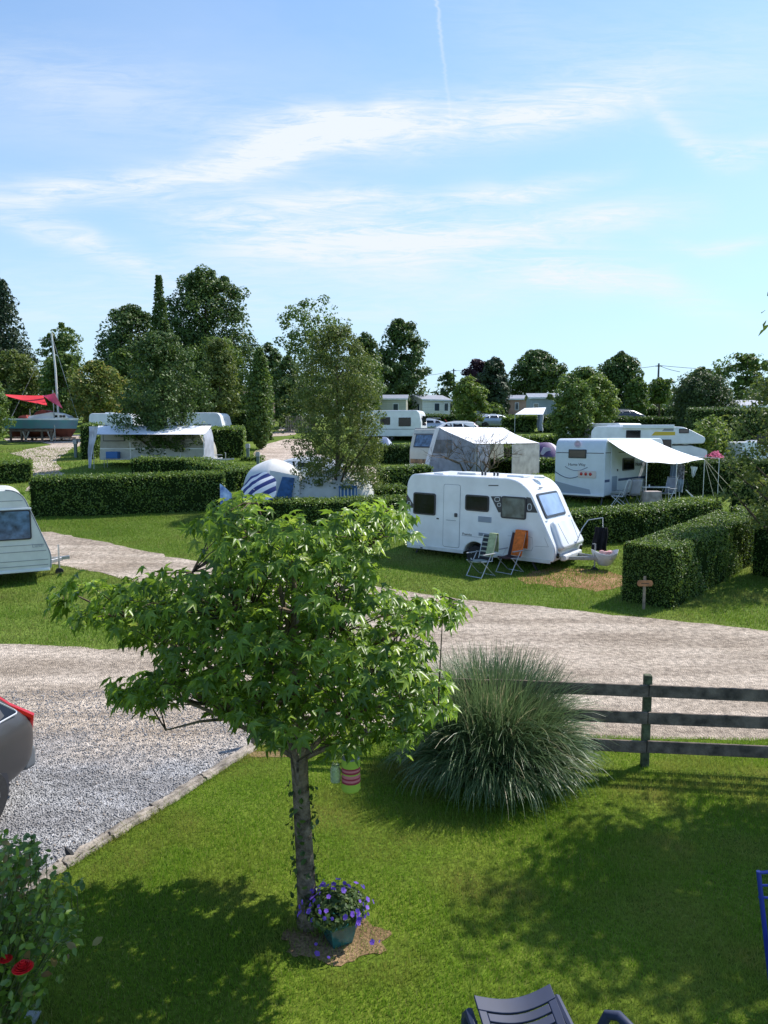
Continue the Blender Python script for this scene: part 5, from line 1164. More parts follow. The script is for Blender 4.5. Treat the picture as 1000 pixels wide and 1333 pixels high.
q=a_tent('tent','pale blue grey tent left of the tall awning caravan',508,603,2.3,2.6,1.6,TBL,R(10)); MB().grid(lambda u,v:(-.9+1.0*u,-.02-.02*v,.05+1.0*v*(1-.5*abs(2*u-1))),6,6).build('door_flap',CLOTHW,q,smooth=True)
PUR=mat('purple_tent',(.10,.06,.16),.7,nscale=3,namp=.2); LIL=mat('lilac_tent',(.55,.50,.58),.7,nscale=3,namp=.1)
dt=dome('dome_tent','purple and white dome tent standing between hedge rows',709,608,1.9,2.2,1.45,PUR,LIL,R(5),stripes=(5,0)); MB().side(roundpoly([(-.55,.75),(.1,.72),(.05,1.15),(-.35,1.2)],.1),-.93,-.80).build('window_panel',LIL,dt)
# far white caravan
fc=vroot('caravan','far white caravan with two dark windows seen above the hedge right of the birch','caravan',548,568,.45,5.2,R(-16)); f=mapper(fc); Hf=f(520,534)[1]
MB().side(roundpoly([(0,.45),(5.2,.45),(5.2,1.6),(5.0,Hf),(.1,Hf)],[.1,.1,.1,.35,.25],5),0,2.2).build('body',WHITE,fc,bevel=.05)
for a in ((495,543,508,553),(519,543.5,535,555)): u0,u1,z0,z1=f.rect(*a); window(fc,u0,u1,z0,z1,r=.05)
MB().plate(rr(.5,1.8,1.35,2.1,.05),(5.2,0,0),(0,1,0),(0,0,1),(1,0,0),.03).build('front_window',DARKG,fc); MB().box(.15,5.0,-.004,0,1.0,1.05).build('stripe',SEAM,fc); wheel(fc,2.6,.16,.32); wheel(fc,2.6,2.04,.32); drawbar(fc,5.2,2.2)
cg='cars parked between the far hedges'
SLV=mat('silver_paint',(.40,.45,.52),.3,.3,coat=.6); WHC=mat('white_car_paint',(.6,.62,.64),.3,coat=.6); DKC=mat('dark_car_paint',(.04,.045,.055),.3,.3,coat=.6)
car('silver blue car right of the far white caravan',G(556,566),R(175),SLV,cg,4.2,1.75,1.45,False); car('white car with dark windows just behind the white awning roof',G(590,572),R(178),WHC,cg,4.4,1.8,1.5)
car('pale car half hidden at the foot of the party tent',G(643,558),R(10),SLV,cg,4.2,1.75,1.42); car('dark car below the dark upright tree on the terrace',G(815,550),R(5),DKC,cg,4.3,1.8,1.45); car('silver car roofed low behind the striped motorhome',G(862,590),R(5),SLV,cg,4.6,1.8,1.75)

# ------------------------------------------------------------------ party tent, mobile homes, cabins
pt=G(703,563); o=thing('party_tent','small white party tent with slanting roof on the terrace','party tent',pt)
pw=lambda x,y: tuple(At(x,y,pt.y)-pt)
a,b,c_,d_=[Vector(pw(*q)) for q in ((686,531),(714,530),(704,540),(668,540))]
MB().add([a+Vector((0,1,0)),b+Vector((0,1,0)),c_+Vector((0,-1,0)),d_+Vector((0,-1,0)),a+Vector((0,3,-.7)),b+Vector((0,3,-.7))],[(0,1,2,3),(1,0,4,5)]).build('roof_cloth',CLOTHW,o,solid=.03)
MB().grid(lambda u,v:(c_.x-.5+.55*u+.04*math.sin(v*8),-1+.25*math.sin(u*7),c_.z*(1-v*.9)),8,8).build('curtain',GREYC,o,smooth=True,solid=.02)
for q in (a,b,c_,d_): MB().tube([(q.x,q.y+(1 if q in (a,b) else -1),q.z),(q.x,q.y+(1 if q in (a,b) else -1),0)],.03,6).build('pole',ALU,o)
ROOFG=mat('grey_roof_sheet',(.26,.28,.33),.6,nscale=3,namp=.12)
def cabin(name,label,px,py,L_,D_,h,yaw,wall,roof=ROOFG,feats=(),group='mobile homes on the upper terrace',pitch=.55,dz=0,cat='mobile home',gable='side',trim=WHITE):
    # px,py: near left corner at ground; long side along +x, gable end at the left
    p=G(px,py); o=thing(name,label,cat,p+Vector((0,0,dz)),yaw,group)
    MB().box(0,L_,0,D_,.25,h).build('wall',wall,o); m=MB(); 
    for z_ in np.arange(.45,h-.05,.22): m.box(-.012,L_+.012,-.012,-.001,z_,z_+.012)
    m.build('cladding_lines',SEAM,o); MB().box(.05,L_-.05,.05,D_-.05,-.8,.25).build('base',DGREY,o)
    # pitched roof with ridge along x
    ov=.22; vs=[(-ov,-ov,h),(L_+ov,-ov,h),(L_+ov,D_/2,h+pitch),(-ov,D_/2,h+pitch),(L_+ov,D_+ov,h),(-ov,D_+ov,h)]
    vs2=[(x,y,z+.10) for x,y,z in vs]; rf_=MB().add(vs+vs2,[(6,7,8,9),(9,8,10,11),(0,3,2,1),(3,5,4,2),(0,1,7,6),(4,5,11,10),(0,6,9,3),(3,9,11,5),(1,2,8,7),(2,4,10,8)]).build('roof',roof,o)
    MB().add([(0,0.01,h),(0,D_-.01,h),(0,D_/2,h+pitch*.96),(.05,0.01,h),(.05,D_-.01,h),(.05,D_/2,h+pitch*.96)],[(0,1,2),(5,4,3),(0,2,5,3),(1,4,5,2)]).add([(L_,0.01,h),(L_,D_-.01,h),(L_,D_/2,h+pitch*.96),(L_-.05,0.01,h),(L_-.05,D_-.01,h),(L_-.05,D_/2,h+pitch*.96)],[(0,1,2),(5,4,3)]).build('gable',wall,o)
    m=MB(); m.box(-ov-.02,L_+ov+.02,-ov-.03,-ov-.001,h-.08,h+.1); m.bar((-ov-.02,-ov,h+.02),(-ov-.02,D_/2,h+pitch+.02),.03,.17).bar((-ov-.02,D_/2,h+pitch+.02),(-ov-.02,D_+ov,h+.02),.03,.17); m.build('fascia',trim,o)
    for kind,a,b,z0,z1 in feats:
        if kind=='w': window(o,a,b,z0,z1,m=GLASS,fr=trim,r=.01,t=.04,fw=.07)
        if kind=='d': dd=MB().box(a,b,-.05,0,z0,z1).build('door',trim,o); MB().box(a+.1,b-.1,-.056,-.05,z0+.9,z1-.12).build('pane',GLASS,dd)
        if kind=='g':     # window on the left gable end (a,b along depth)
            g_=MB().plate(rr(a,b,z0,z1,.01),(0,0,0),(0,1,0),(0,0,1),(-1,0,0),.04).build('window',trim,o); MB().plate(rr(a+.07,b-.07,z0+.07,z1-.07,.01),(-.04,0,0),(0,1,0),(0,0,1),(-1,0,0),.006).build('pane',GLASS,g_)
    return o
def ppm(Y): return F/Y
CRW=mat('cream_cladding',(.72,.72,.69),.7,nscale=2,namp=.06); BLW=mat('blue_grey_cladding',(.38,.44,.50),.7,nscale=2,namp=.08); TER=mat('terracotta_cladding',(.50,.31,.24),.7,nscale=2,namp=.15); GRW=mat('slate_grey_cladding',(.18,.20,.24),.7,nscale=2,namp=.08); BRW=mat('brown_cladding',(.10,.075,.06),.9,nscale=2,namp=.15)
ch=cabin('mobile_home','cream mobile home with grey pitched roof behind the dark hedge','549.5 548' and 550,546,4.6,4.0,2.55,R(0),CRW,feats=[('w',1.9,2.8,1.1,2.2),('d',3.5,4.3,.3,2.3),('g',.6,1.1,1.0,2.1),('g',2.6,3.1,1.0,2.1)],pitch=.7)
ch.rotation_euler=(0,0,R(33))
m=MB(); 
for k in range(13): m.box(k*.22,k*.22+.05,0,.04,.0,.95)
m.box(-.02,2.75,-.01,.05,.92,.98); o=m.build('deck_railing',mat('dark_rail_wood',(.12,.11,.11),.8),None,loc=G(572,552)); tag(o,'dark slatted deck railing before the cream mobile home','railing')
cabin('mobile_home','terracotta clad mobile home with pale roof edge under the big round tree',660,546,5.4,4.0,2.6,R(-6),TER,feats=[('w',1.0,1.5,1.2,2.2),('d',2.6,3.3,.4,2.4)])
cabin('mobile_home','blue grey mobile home right of the terracotta one',690,550,4.4,4.0,2.75,R(-4),BLW,feats=[('w',.35,.95,1.3,2.2),('w',2.9,3.5,1.0,2.3)])
o=cabin('mobile_home','slate grey mobile home with pale gable end below the utility pole',836,540,5.5,3.6,2.6,R(-34),GRW,feats=[('w',3.3,3.8,1.0,2.2)])
MB().plate(rr(.3,3.3,.3,2.5,.01),(5.5,0,0),(0,1,0),(0,0,1),(1,0,0),.03).build('end_wall',WHITE,o)
cabin('mobile_home','cream mobile home half hidden behind the birch top',470,548,5.5,4,2.6,R(-5),CREAM,feats=[('w',1,1.7,1.2,2.1),('w',3.9,4.6,1.2,2.1)])
cabin('shed','brown wooden cabin behind the curved path',296,556,4.6,4,3.1,R(5),BRW,roof=mat('brown_roof',(.09,.075,.07),.9),feats=(),group=None,cat='cabin',trim=BRW)
cabin('mobile_home','small blue green cabin behind the round willow',938,566,4.0,3.5,2.5,R(0),mat('teal_grey_cladding',(.22,.30,.34),.7),feats=[('w',.6,1.8,1.2,2.0)])
cabin('mobile_home','pale mobile home half hidden by the light green tree',775,546,4.0,3.5,2.5,R(3),CRW,feats=[('w',.6,1.5,1.2,2.0)],roof=mat('tan_roof',(.30,.25,.2),.8))
cabin('shed','small white outbuilding right of the cream mobile home',617,546,2.2,2.0,1.9,R(-10),CRW,group=None,cat='shed',pitch=.3)
# terrace slat fences
SLW=mat('tan_slat_wood',(.28,.22,.16),.9,nscale=4,namp=.3)
for lab_,px_,py_,n_ in (('tan slatted fence panel behind the light green tree',770,562,16),('tan slatted fence panel at the end of the upper beige path',372,563,12)):
    m=MB(); [m.box(k*.2,k*.2+.14,0,.03,0,1.5+.05*math.sin(k*3)) for k in range(n_)]; m.box(0,n_*.2,.03,.07,.3,.4); m.box(0,n_*.2,.03,.07,1.1,1.2); o=m.build('slat_fence',SLW,None,loc=G(px_,py_)); tag(o,lab_,'fence')

# ------------------------------------------------------------------ beige caravan with awning, left
bc=vroot('caravan','long beige caravan with pale roof beneath the dark tree on the left','caravan',270,599,.45,6.5,R(-3)); f=mapper(bc); Hb=f(200,557)[1]
BEI=mat('beige_panel',(.40,.37,.31),.6,nscale=3,namp=.12)
MB().side(roundpoly([(0,.45),(6.5,.45),(6.45,1.2),(5.9,Hb),(.2,Hb)],[.1,.1,.3,.4,.3],5),0,2.2).build('body',BEI,bc,bevel=.05)
for a,b in ((.3,1.6),(4.7,5.7)): window(bc,a,b,1.55,2.15,m=mat('pale_curtained_window',(.30,.27,.23),.3),r=.04)
MB().box(.1,6.4,-.01,0,.46,1.12).build('lower_panel',mat('pale_lower_panel',(.52,.51,.46),.6,nscale=4,namp=.1),bc); m=MB(); [m.box(x,x+.03,-.02,-.01,.46,1.5) for x in (1.9,2.9,4.0,4.9)]; m.box(.1,6.4,-.025,-.01,1.10,1.14); m.build('frames',ALU,bc)
wheel(bc,3.2,-.02,.32); wheel(bc,3.2,2.04,.32); drawbar(bc,6.5,2.2)
ba=thing('awning','pale roofed open awning over the front of the long beige caravan','awning',bc.location,R(-3))
MB().grid(lambda u,v:(.05+.45*v+(6.75-.35*v)*u,-1.8*v,Hb+.12-(Hb+.12-1.95)*v-.05*math.sin(v*PI)),16,8).build('roof_cloth',CLOTHW,ba,smooth=True,solid=.012)
for x in (.5,6.85): MB().tube([(x,-1.8,1.95),(x,-1.8,0)],.02,6).build('pole',ALU,ba,smooth=True)
MB().grid(lambda u,v:(6.85+.3*v*u+.05*math.sin(v*7),-1.8+1.5*u,1.95*(1-v)+.35*(u)*(1-v)),8,8).build('side_cloth',GREYC,ba,smooth=True,solid=.01)
bn=MB().grid(lambda u,v:(.35-.15*v+.55*u*(1-.7*v)+.03*math.sin(v*8),-1.9+.1*math.sin(u*5),2.4-2.35*v),8,10).build('banner',mat('banner_cloth',(.50,.50,.58),.8,nscale=2,namp=.25),None,smooth=True,solid=.01); bn.location=bc.location; bn.rotation_euler=(0,0,R(-3)); tag(bn,'pale hanging curtain banner at the left awning pole','banner')
q=G(148,609); MB().box(-.35,.35,-.25,.25,.55,.95).build('cool_box',mat('blue_box',(.03,.14,.42),.5),None,bevel=.04,loc=q); tag(bpy.data.objects['cool_box'],'blue plastic box on the rack at the beige caravan','box')
o=thing('rack','thin metal rack carrying the blue box','rack',q); MB().box(-.5,1.3,-.28,.28,.5,.54).build('rack_shelf',STEEL,o); [MB().tube([(x,y,.5),(x,y,-.03)],.015,6).build('leg',STEEL,o) for x in (-.45,1.25) for y in (-.25,.25)]
camp_chair('white slanting folding chair right of the beige caravan awning',284,606,R(15),CLOTHW,1,None,WHITE,False)
# second caravans behind it
def simple_van(label,px,py,L_,yaw,ytop,paint=WHITE,wins=(),name='caravan'):
    o=vroot(name,label,'caravan',px,py,.45,L_,yaw); f=mapper(o); H_=f(px-20,ytop)[1]; MB().side(roundpoly([(0,.45),(L_,.45),(L_,1.5),(L_-.3,H_),(.2,H_)],[.1,.1,.2,.35,.25],5),0,2.2).build('body',paint,o,bevel=.05)
    for a,b in wins: window(o,a,b,1.4,2.0,r=.05)
    MB().box(.1,L_-.1,-.006,0,1.0,1.06).build('stripe',SEAM,o); MB().box(1,1.6,.8,1.4,H_-.01,H_+.08).build('roof_hatch',WHITE,o,bevel=.02); wheel(o,L_/2,.14,.32); wheel(o,L_/2,2.06,.32); drawbar(o,L_,2.2); return o
simple_van('white caravan hidden behind the beige awning roof',178,583,3.3,R(2),538,wins=((.6,1.4),(2,2.8))); simple_van('distant white caravan right of the dark caravan tree',292,582,4.2,R(-6),537,wins=((.6,1.5),(2.4,3.3)))
simple_van('white van roof seen far behind the hedge at the right edge',1085,600,5.5,R(0),575,wins=((1,2),(3,4)))

# ------------------------------------------------------------------ sailing boat
bp_=G(60,574); bt=thing('sailing_boat','white and turquoise sailing boat with tall mast on a wooden cradle','boat',bp_,R(0)); Yb=bp_.y
S_=Yb/F; X=lambda px:(px-60)*S_; 
x0,x1=X(12),X(103.5); Ls=x1-x0; TQ=mat('turquoise_hull',(.06,.24,.26),.35,nscale=1,namp=.35,col2=(.13,.20,.28)); zr=lambda py: At(60,py,Yb).z-bp_.z
ztop=zr(545); zmid=zr(558); zk=zr(569)
def hull(u,v,top,bot,wt,wb_):
    x=x0+Ls*u; s=min(1,(1-u)**.55*1.55)*(.72+.28*min(1,u*3)); rk=(top-bot)*.28*(u**6); t=2*v-1
    return s
secs=[];n=22
def ring(z,wf,fore): return [(x0+.25*(1-fore)+(Ls-.25*(1-fore)-(1-fore)*1.0)*u,wf*min(1,(1-u)**.6*1.5)*(.7+.3*min(1,u*3)),z+(.14*(u-.4)**2 if fore==1 else 0)) for u in [i/n for i in range(n+1)]]
lev=[(ztop,1.08,1),(ztop-.12,1.08,.98),(zmid,.92,.8),(zr(563),.6,.62),(zk,.12,.35)]
def hullpart(a,b,name,m_):
    vs=[];R1=[ring(*l) for l in lev[a:b+1]]
    for r_ in R1: vs+= [(x,-y-.0001,z) for x,y,z in r_]+[(x,y+.0001,z) for x,y,z in reversed(r_)]
    k=2*(n+1); fs=[(i*k+j,i*k+(j+1)%k,(i+1)*k+(j+1)%k,(i+1)*k+j) for i in range(b-a) for j in range(k)]
    if a==0: fs.append(tuple(range(k)))
    if b==4: fs.append(tuple(range((b-a)*k,(b-a+1)*k)))
    return MB().add(vs,fs).build(name,m_,bt,smooth=True)
hullpart(0,1,'deck_rim',WHITE); hullpart(1,2,'hull',TQ); hullpart(2,4,'keel',mat('red_antifouling',(.20,.05,.03),.7,nscale=3,namp=.3))
dk=MB().side(roundpoly([(X(42),ztop-.02),(X(95),ztop-.02),(X(92),ztop+.22),(X(80),ztop+.48),(X(72),ztop+.5),(X(44),ztop+.2)],.12),-.62,.62).build('cabin_top',WHITE,bt,bevel=.05)
for xx in (79,85,89): MB().side(rr(X(xx-1.8),X(xx+1.8),ztop+.08,ztop+.27,.06),-.64,-.61).build('porthole',DARKG,dk)
MB().side(roundpoly([(X(48),ztop+.1),(X(71),ztop+.1),(X(69),ztop+.62),(X(60),ztop+.72),(X(52),ztop+.5)],.15),-.55,.55).build('spray_hood',mat('dark_red_cloth',(.30,.06,.05),.8,nscale=4,namp=.4),bt,bevel=.06)
MB().side(roundpoly([(X(28),ztop+.02),(X(40),ztop+.02),(X(39),ztop+.3),(X(30),ztop+.2)],.08),-.4,.4).build('rolled_sail',mat('dark_red_cloth',(.3,.06,.05),.8),bt,bevel=.04)
MB().tube([(X(77.5),0,ztop+.4),(X(76.5),0,zr(480)),(X(73.5),0,zr(433))],[.09,.085,.07],8).build('mast',mat('mast_paint',(.62,.62,.60),.5),bt,smooth=True)
m=MB(); m.tube([(X(73.5),0,zr(436)),(x1-.1,0,ztop+.1)],.012,4); m.tube([(X(73.5),0,zr(436)),(x0+.3,0,ztop+.1)],.012,4); m.build('stays',STEEL,bt)
cr=thing('boat_cradle','brown timber cradle with angled props under the sailing boat','cradle',bp_); CW=mat('cradle_wood',(.16,.12,.09),.9,nscale=4,namp=.4)
MB().box(X(14),X(76),-1.0,-.85,zk+.45,zk+.62).build('side_beam',CW,cr); MB().box(X(14),X(76),.85,1.0,zk+.45,zk+.62).build('side_beam',CW,cr)
for xx in (22,36,41,62,74):
    for y_ in (-.92,.92): MB().bar((X(xx),y_,-.1),(X(xx),y_,zk+.5),.14,.14,up=(0,1,0)).build('post',CW,cr)
for a_,b_ in ((38,43),(46,41),(70,74),(79,75)): MB().bar((X(a_),-1.0,zk+.45),(X(b_),-1.0,0),.09,.09,up=(0,1,0)).build('brace',mat('pale_brace',(.35,.31,.26),.9),cr)
MB().box(X(10),X(95),-.6,.6,zk-.12,zk-.01).build('keel_bearer',CW,cr)
REDS=mat('red_shade_cloth',(.62,.015,.03),.7,nscale=2,namp=.1); PKS=mat('pink_shade_cloth',(.75,.12,.22),.7,nscale=2,namp=.1)
def sail(name,label,pts,m_,dy): 
    P_=[At(x_,y_,Yb-1.6+dd)-bp_ for (x_,y_),dd in zip(pts,dy)]
    def fn(u,v): q=P_[0].lerp(P_[1],u).lerp(P_[3].lerp(P_[2],u),v); return tuple(q+Vector((0,0,-.22*math.sin(u*PI)*math.sin(v*PI*.9+.2))))
    o=MB().grid(fn,16,8).build(name,m_,None,smooth=True,solid=.02,loc=bp_); return tag(o,label,'shade sail')
sail('shade_sail','bright red shade sail stretched left of the boat mast',[(3,513),(56,515),(62,528),(10,516)],REDS,[0,1.5,.2,-.4]); sail('shade_sail','pink triangular shade sail tied to the pole beside the mast',[(55,515),(71,511.5),(82,532),(60,517)],PKS,[.6,0,.3,-.2])
o=thing('sail_pole','thin grey pole holding the shade sails beside the boat','pole',G(72,575)); MB().tube([(0,0,0),(0,0,At(72,508,o.location.y).z-o.location.z)],.045,6).build('pole_tube',STEEL,o,smooth=True); 
o=thing('sail_pole','second thin grey pole in front of the boat stern','pole',G(41,574)); MB().tube([(0,0,0),(0,0,2.6)],.035,6).build('pole_tube',STEEL,o,smooth=True)

# ------------------------------------------------------------------ white inflatable tents, parasol, blue-white windbreak
TW=mat('white_tent_cloth',(.66,.66,.66),.8,nscale=3,namp=.07); TCR=mat('cream_tent_cloth',(.56,.55,.51),.8,nscale=3,namp=.08); BLT=mat('blue_tent_panel',(.05,.15,.36),.6,nscale=4,namp=.35); DKW=mat('dark_mesh',(.05,.055,.07),.6)
def tunnel(name,label,px,py,L_,D_,H_,m_,yaw,ribs=3,ends=.55):
    o=thing(name,label,'tent',G(px,py),yaw)
    def fn(u,v):
        t=PI*v; e=min(1,(math.sin(min(max(u,.0),1)*PI))**.24) if ends else 1; e=max(e,.02); s=1-.03*abs(math.sin(u*PI*ribs))
        return (L_*u,D_/2-D_/2*math.cos(t)*s*e,H_*math.sin(t)**.75*e*s)
    MB().grid(fn,36,18).build('flysheet',m_,o,smooth=True,solid=.012); return o
t1=tunnel('inflatable_tent','rounded white inflatable tent at the left of the striped parasol',309,655,2.6,2.6,1.85,TW,R(-6),2)
t2=tunnel('inflatable_tent','long white inflatable tent with blue windows behind the birch trunk',378,664,3.4,2.4,1.62,TCR,R(-3),3)
f=mapper(t2,.12); u0,u1,z0,z1=f.rect(442,632,465,648); MB().side(rr(u0,u1,z0,z1,.04),-.03,.10).build('blue_window',BLT,t2); m=MB(); [m.box(u0+(u1-u0)*(k+.5)/5-.02,u0+(u1-u0)*(k+.5)/5+.02,-.04,-.03,z0+.06,z1-.1) for k in range(5)]; m.build('white_stripes',TW,t2)
t3=thing('tent_porch','white porch wall with blue door flap between the two inflatable tents','tent',G(355,661),R(-4)); MB().grid(lambda u,v:(-.1+1.25*u,.05*math.sin(u*5),1.55*v*(1-.15*u)),8,8).build('porch_wall',TW,t3,smooth=True,solid=.015); MB().side([(.05,.1),(.75,.1),(.95,1.25),(.45,1.3)],-.10,-.06).build('door_flap',BLT,t3)
car('white roofed car parked behind the inflatable tents',G(392,635),R(178),WHC,None,4.4,1.8,1.5)
pr=G(335,682); o=thing('parasol','navy and white striped beach parasol tilted toward the left','parasol',pr); NV=mat('navy_stripe_cloth',(.025,.04,.17),.8); WS=mat('white_stripe_cloth',(.7,.7,.72),.8)
ax=Vector((.62,.25,.45)).normalized(); tip=At(366,608,pr.y+.2)-pr; cen=At(336,641,pr.y)-pr; ax=(Vector((-.55,-.45,.62))).normalized(); ax=Vector((-.40,-.72,.42)).normalized()
e1=ax.cross(Vector((0,0,1))).normalized(); e2=ax.cross(e1)
for k in range(9):
    z0_,z1_=-1+2*k/9,-1+2*(k+1)/9
    def fn(u,v,z0_=z0_,z1_=z1_):
        b_=z0_+(z1_-z0_)*v; h_=math.sqrt(max(0,1.0-b_*b_)); a_=-h_+2*h_*u; r2=a_*a_+b_*b_
        dirx=(e1*.75+e2*.66); diry=(e2*.75-e1*.66); s=.84
        tt_=math.atan2(b_,a_); oc_=1/max(.924,math.cos(((tt_+PI/8)%(PI/4))-PI/8))*.924 if 0 else .93+.07*abs(math.cos(4*tt_)); p=cen+dirx*a_*s*oc_+diry*b_*s*oc_+ax*(.24*(1-r2**.8)); return tuple(p)
    MB().grid(fn,14,2).build('canopy_stripe',(NV,WS)[k%2],o,smooth=True,solid=.008)
MB().tube([tuple(cen+ax*.31),tuple(cen-ax*.1),(cen.x+.35,cen.y+.3,0)],.018,7).build('pole',ALU,o,smooth=True)
wbk=G(286,690); o=MB().grid(lambda u,v:(-.22+.44*u,.05*math.sin(u*5),.55+1.05*v*(1-.35*u)),8,8).build('windbreak',mat('blue_white_cloth',(.45,.58,.78),.8,nscale=3,namp=.6,col2=(.06,.12,.4)),None,smooth=True,solid=.01,loc=wbk+Vector((.0,1.2,0))); tag(o,'small blue and white cloth at the end of the long hedge','windbreak')

# ------------------------------------------------------------------ signs, service posts, utility poles
SW=mat('orange_sign_wood',(.42,.20,.09),.8,nscale=8,namp=.3)
def sign(label,px,py,h,pw_=.30):
    p=G(px,py); o=thing('wooden_sign',label,'sign',p,R(-3),'small wooden pitch signs'); MB().bar((0,0,-.05),(0,0,h),.06,.035,up=(0,1,0)).build('stake',WPOST,o,bevel=.004)
    MB().side(roundpoly([(-pw_*.5,h*.70),(pw_*.5,h*.70),(pw_*.62,h*.78),(pw_*.5,h*.88),(-pw_*.5,h*.88),(-pw_*.62,h*.78)],.02,2),-.045,-.018).build('board',SW,o,bevel=.004)
    MB().box(-pw_*.3,pw_*.3,-.049,-.045,h*.77,h*.80).build('carved_line',BARK,o); return o
sign('small orange wooden pitch sign before the end of the thick hedge block',838,793,.78); sign('small orange wooden pitch sign at the bushy dark hedge on the right',971,690,.75)
SPC=mat('service_post_green',(.12,.16,.15),.6)
for lab_,px_,py_,h_ in (('grey green service post beside the far left path',99,596,1.2),('grey service post in front of the hedge at the curved path',336,604,.75),('thin dark post at the corner of the square hedge block',323,600,1.1)):
    o=thing('service_post',lab_,'post',G(px_,py_)); MB().box(-.09,.09,-.08,.08,-.1,h_).build('post_body',SPC,o,bevel=.01); MB().box(-.13,.13,-.12,.12,h_-.3,h_-.05).build('socket_box',GREYP,o,bevel=.02)
UP=mat('utility_pole_wood',(.10,.10,.10),.9)
def upole(label,px,py,ytop,Y):
    x=At(px,py,Y).x; o=thing('utility_pole',label,'utility pole',(x,Y,T(Y)),0,'utility poles'); h=At(px,ytop,Y).z-T(Y); MB().tube([(0,0,-.2),(0,0,h)],[.19,.13],8).build('pole_shaft',UP,o,smooth=True); MB().bar((-.5,0,h-.4),(.5,0,h-.4),.1,.1).build('crossarm',UP,o); return Vector((x,Y,T(Y)+h-.3))
a=upole('utility pole with wires above the slate grey mobile home',856,520,473,110); b=upole('utility pole seen left of the purple leaved tree',590.5,500,480,150)
def wire(p,q,sag,lab_):
    m=MB().tube([tuple(p.lerp(q,t/10)-p-Vector((0,0,sag*math.sin(PI*t/10)))) for t in range(11)],.035,4); o=m.build('overhead_wire',UP,None,loc=p); tag(o,lab_,'wire','overhead wires')
wire(a,At(1040,478,110),.5,'overhead wire running right from the utility pole'); wire(a,At(885,484,100),.1,'short overhead wire sloping down right from the pole'); wire(a,At(800,478,130),.3,'overhead wire running left from the utility pole to the dark tree'); wire(b,At(540,488,150),.4,'overhead wire running left from the smaller pole'); wire(b,At(625,481,150),.2,'overhead wire running right from the smaller pole')

# ------------------------------------------------------------------ garden furniture in front
LB=mat('dark_blue_plastic',(.03,.04,.08),.6,nscale=5,namp=.15,spec=.35)
# a plastic sun lounger: raised back toward the viewer's right, on the lawn
z0=.80; tl=G(617,1299,z0); tr_=G(716,1284,z0); wv=(tr_-tl); wv.z=0; wd=wv.length; yaw=math.atan2(wv.y,wv.x)
o=thing('sun_lounger','dark blue plastic sun lounger with slotted back at the bottom edge','sun lounger',(tl.x,tl.y,.02),yaw)
# local x across, local -y toward the camera
ang=R(42); s_=Vector((0,-math.cos(ang),-math.sin(ang))); s_=Vector((.0,-math.cos(ang),-math.sin(ang)*.35)).normalized(); nrm=Vector((1,0,0)).cross(-s_).normalized()
if nrm.z<0: nrm=-nrm
O_=Vector((0,0,z0)); wd0=wd
segs=[0.02,.10,.18,.26,.34,.42,.50,.58]
m=MB()
def surf(x,t): return O_+Vector((x,0,0))+s_*t-nrm*(.035*math.sin(PI*x/wd0))
# slats between slots: solid strips, rims left and right
def strip(x0,x1,t0,t1,th=.022,bend=True):
    nx=10; a=[];b_=[]
    for i in range(nx+1):
        x=x0+(x1-x0)*i/nx; cv_=.03*math.sin(PI*x/wd0) if bend else 0
        a+= [surf(x,t0+cv_),surf(x,t1+cv_)]; b_+=[surf(x,t0+cv_)-nrm*th,surf(x,t1+cv_)-nrm*th]
    k=len(a); fs=[(2*i,2*i+2,2*i+3,2*i+1) for i in range(nx)]+[(k+2*i,k+2*i+1,k+2*i+3,k+2*i+2) for i in range(nx)]
    fs+=[(2*i,k+2*i,k+2*i+2,2*i+2) for i in range(nx)]+[(2*i+1,2*i+3,k+2*i+3,k+2*i+1) for i in range(nx)]+[(0,1,k+1,k),(2*nx,k+2*nx,k+2*nx+1,2*nx+1)]
    m.add(a+b_,fs)
strip(.0,wd,0,.085); t=.085+.010
while t<.85:
    strip(.051,wd-.051,t,t+.048); t+=.058
m.build('back_slats',LB,o,bevel=.004,smooth=True)
m=MB(); strip(0.0,.05,.087,.86); strip(wd-.05,wd,.087,.86); m.build('back_frame',LB,o,bevel=.008)
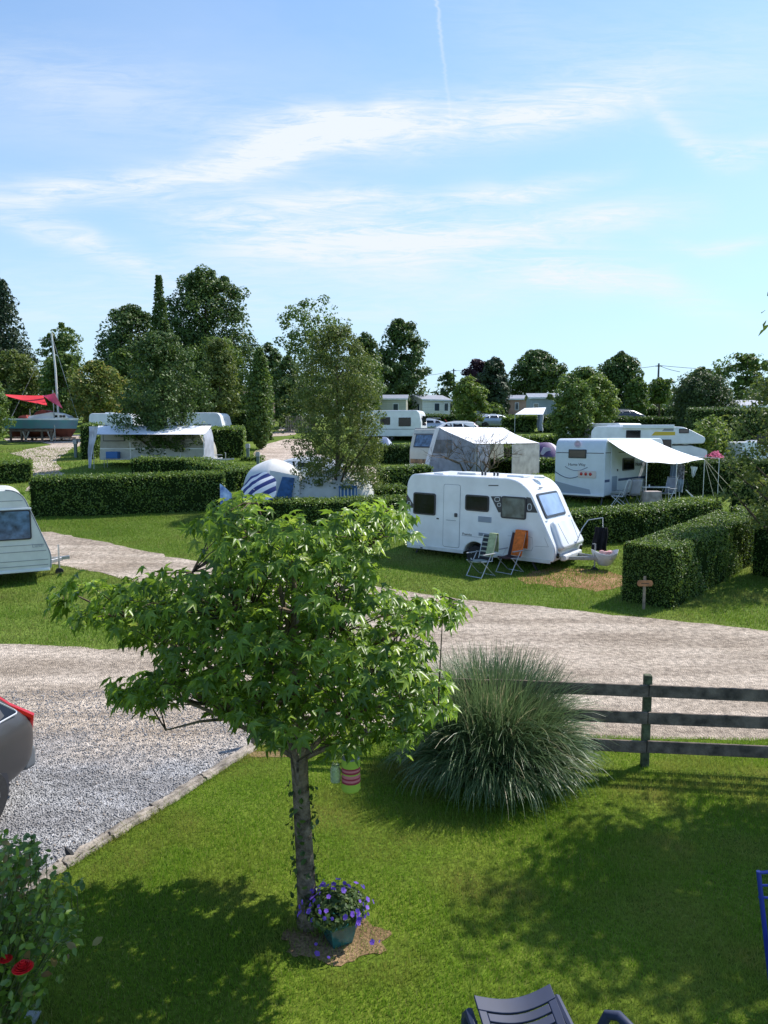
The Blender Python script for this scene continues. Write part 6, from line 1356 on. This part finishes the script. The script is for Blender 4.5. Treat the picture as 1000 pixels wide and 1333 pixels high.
for x in (-.035,wd+.035):
    MB().tube([(x,.05,-.02),(x,.04,z0-.16),(x,-.02,z0-.09),(x,-.25,z0-.12),(x,-.5,z0-.22),(x,-.6,0)],.028,8).build('leg_frame',LB,o,smooth=True)
MB().box(-.0,wd,-1.6,-.75,.30,.34).build('seat_deck',LB,o,bevel=.012)
arm=G(798,1322,.62); loc_=arm-Vector((tl.x,tl.y,.02)); ca,sa=math.cos(-yaw),math.sin(-yaw); lx_=loc_.x*ca-loc_.y*sa; ly_=loc_.x*sa+loc_.y*ca
MB().tube([(lx_-.07,ly_+.02,.50),(lx_-.03,ly_+.01,.60),(lx_+.02,ly_-.03,.62),(lx_+.06,ly_-.12,.60),(lx_+.08,ly_-.3,.5)],.03,10).build('armrest',LB,o,smooth=True)
MB().tube([(lx_-.07,ly_+.02,.50),(lx_-.10,ly_-.02,.25),(wd,-.6,.30)],.026,8).build('armrest_brace',LB,o,smooth=True)
BLU=mat('blue_enamel',(.012,.03,.30),.35,coat=.3)
p=G(1004,1290); o=thing('garden_chair','blue metal folding garden chair at the right edge of the lawn','chair',(p.x,p.y,.02),R(-8)); q=At(989,1136,p.y)-Vector((p.x,p.y,.02)); hh=q.z
for x in (0,.44): MB().tube([(x,.0,0),(x+q.x*.5 if x==0 else x,0,.45),(q.x+x,0,hh)],.017,8).build('side_tube',BLU,o,smooth=True)
MB().tube([(q.x,0,hh-.012),(.02,0,hh+.015),(.22,0,hh+.03),(.42,0,hh+.015),(q.x+.44,0,hh-.012)],.012,8).tube([(q.x+.005,0,hh-.11),(.2,0,hh-.08),(q.x+.44,0,hh-.11)],.009,7).tube([(q.x+.01,0,hh-.2),(q.x+.44,0,hh-.2)],.009,7).build('back_rails',BLU,o,smooth=True)
m=MB(); [m.box(0,.44,-.42+.07*k,-.37+.07*k,.44,.455) for k in range(6)]; m.build('seat_slats',BLU,o,bevel=.004)
for x in (0,.44): MB().tube([(x,-.42,0),(x,0,.45)],.012,7).build('front_leg',BLU,o,smooth=True)
print('objects',len(bpy.data.objects),'polys',sum(len(o.data.polygons) for o in bpy.data.objects if o.type=='MESH'))
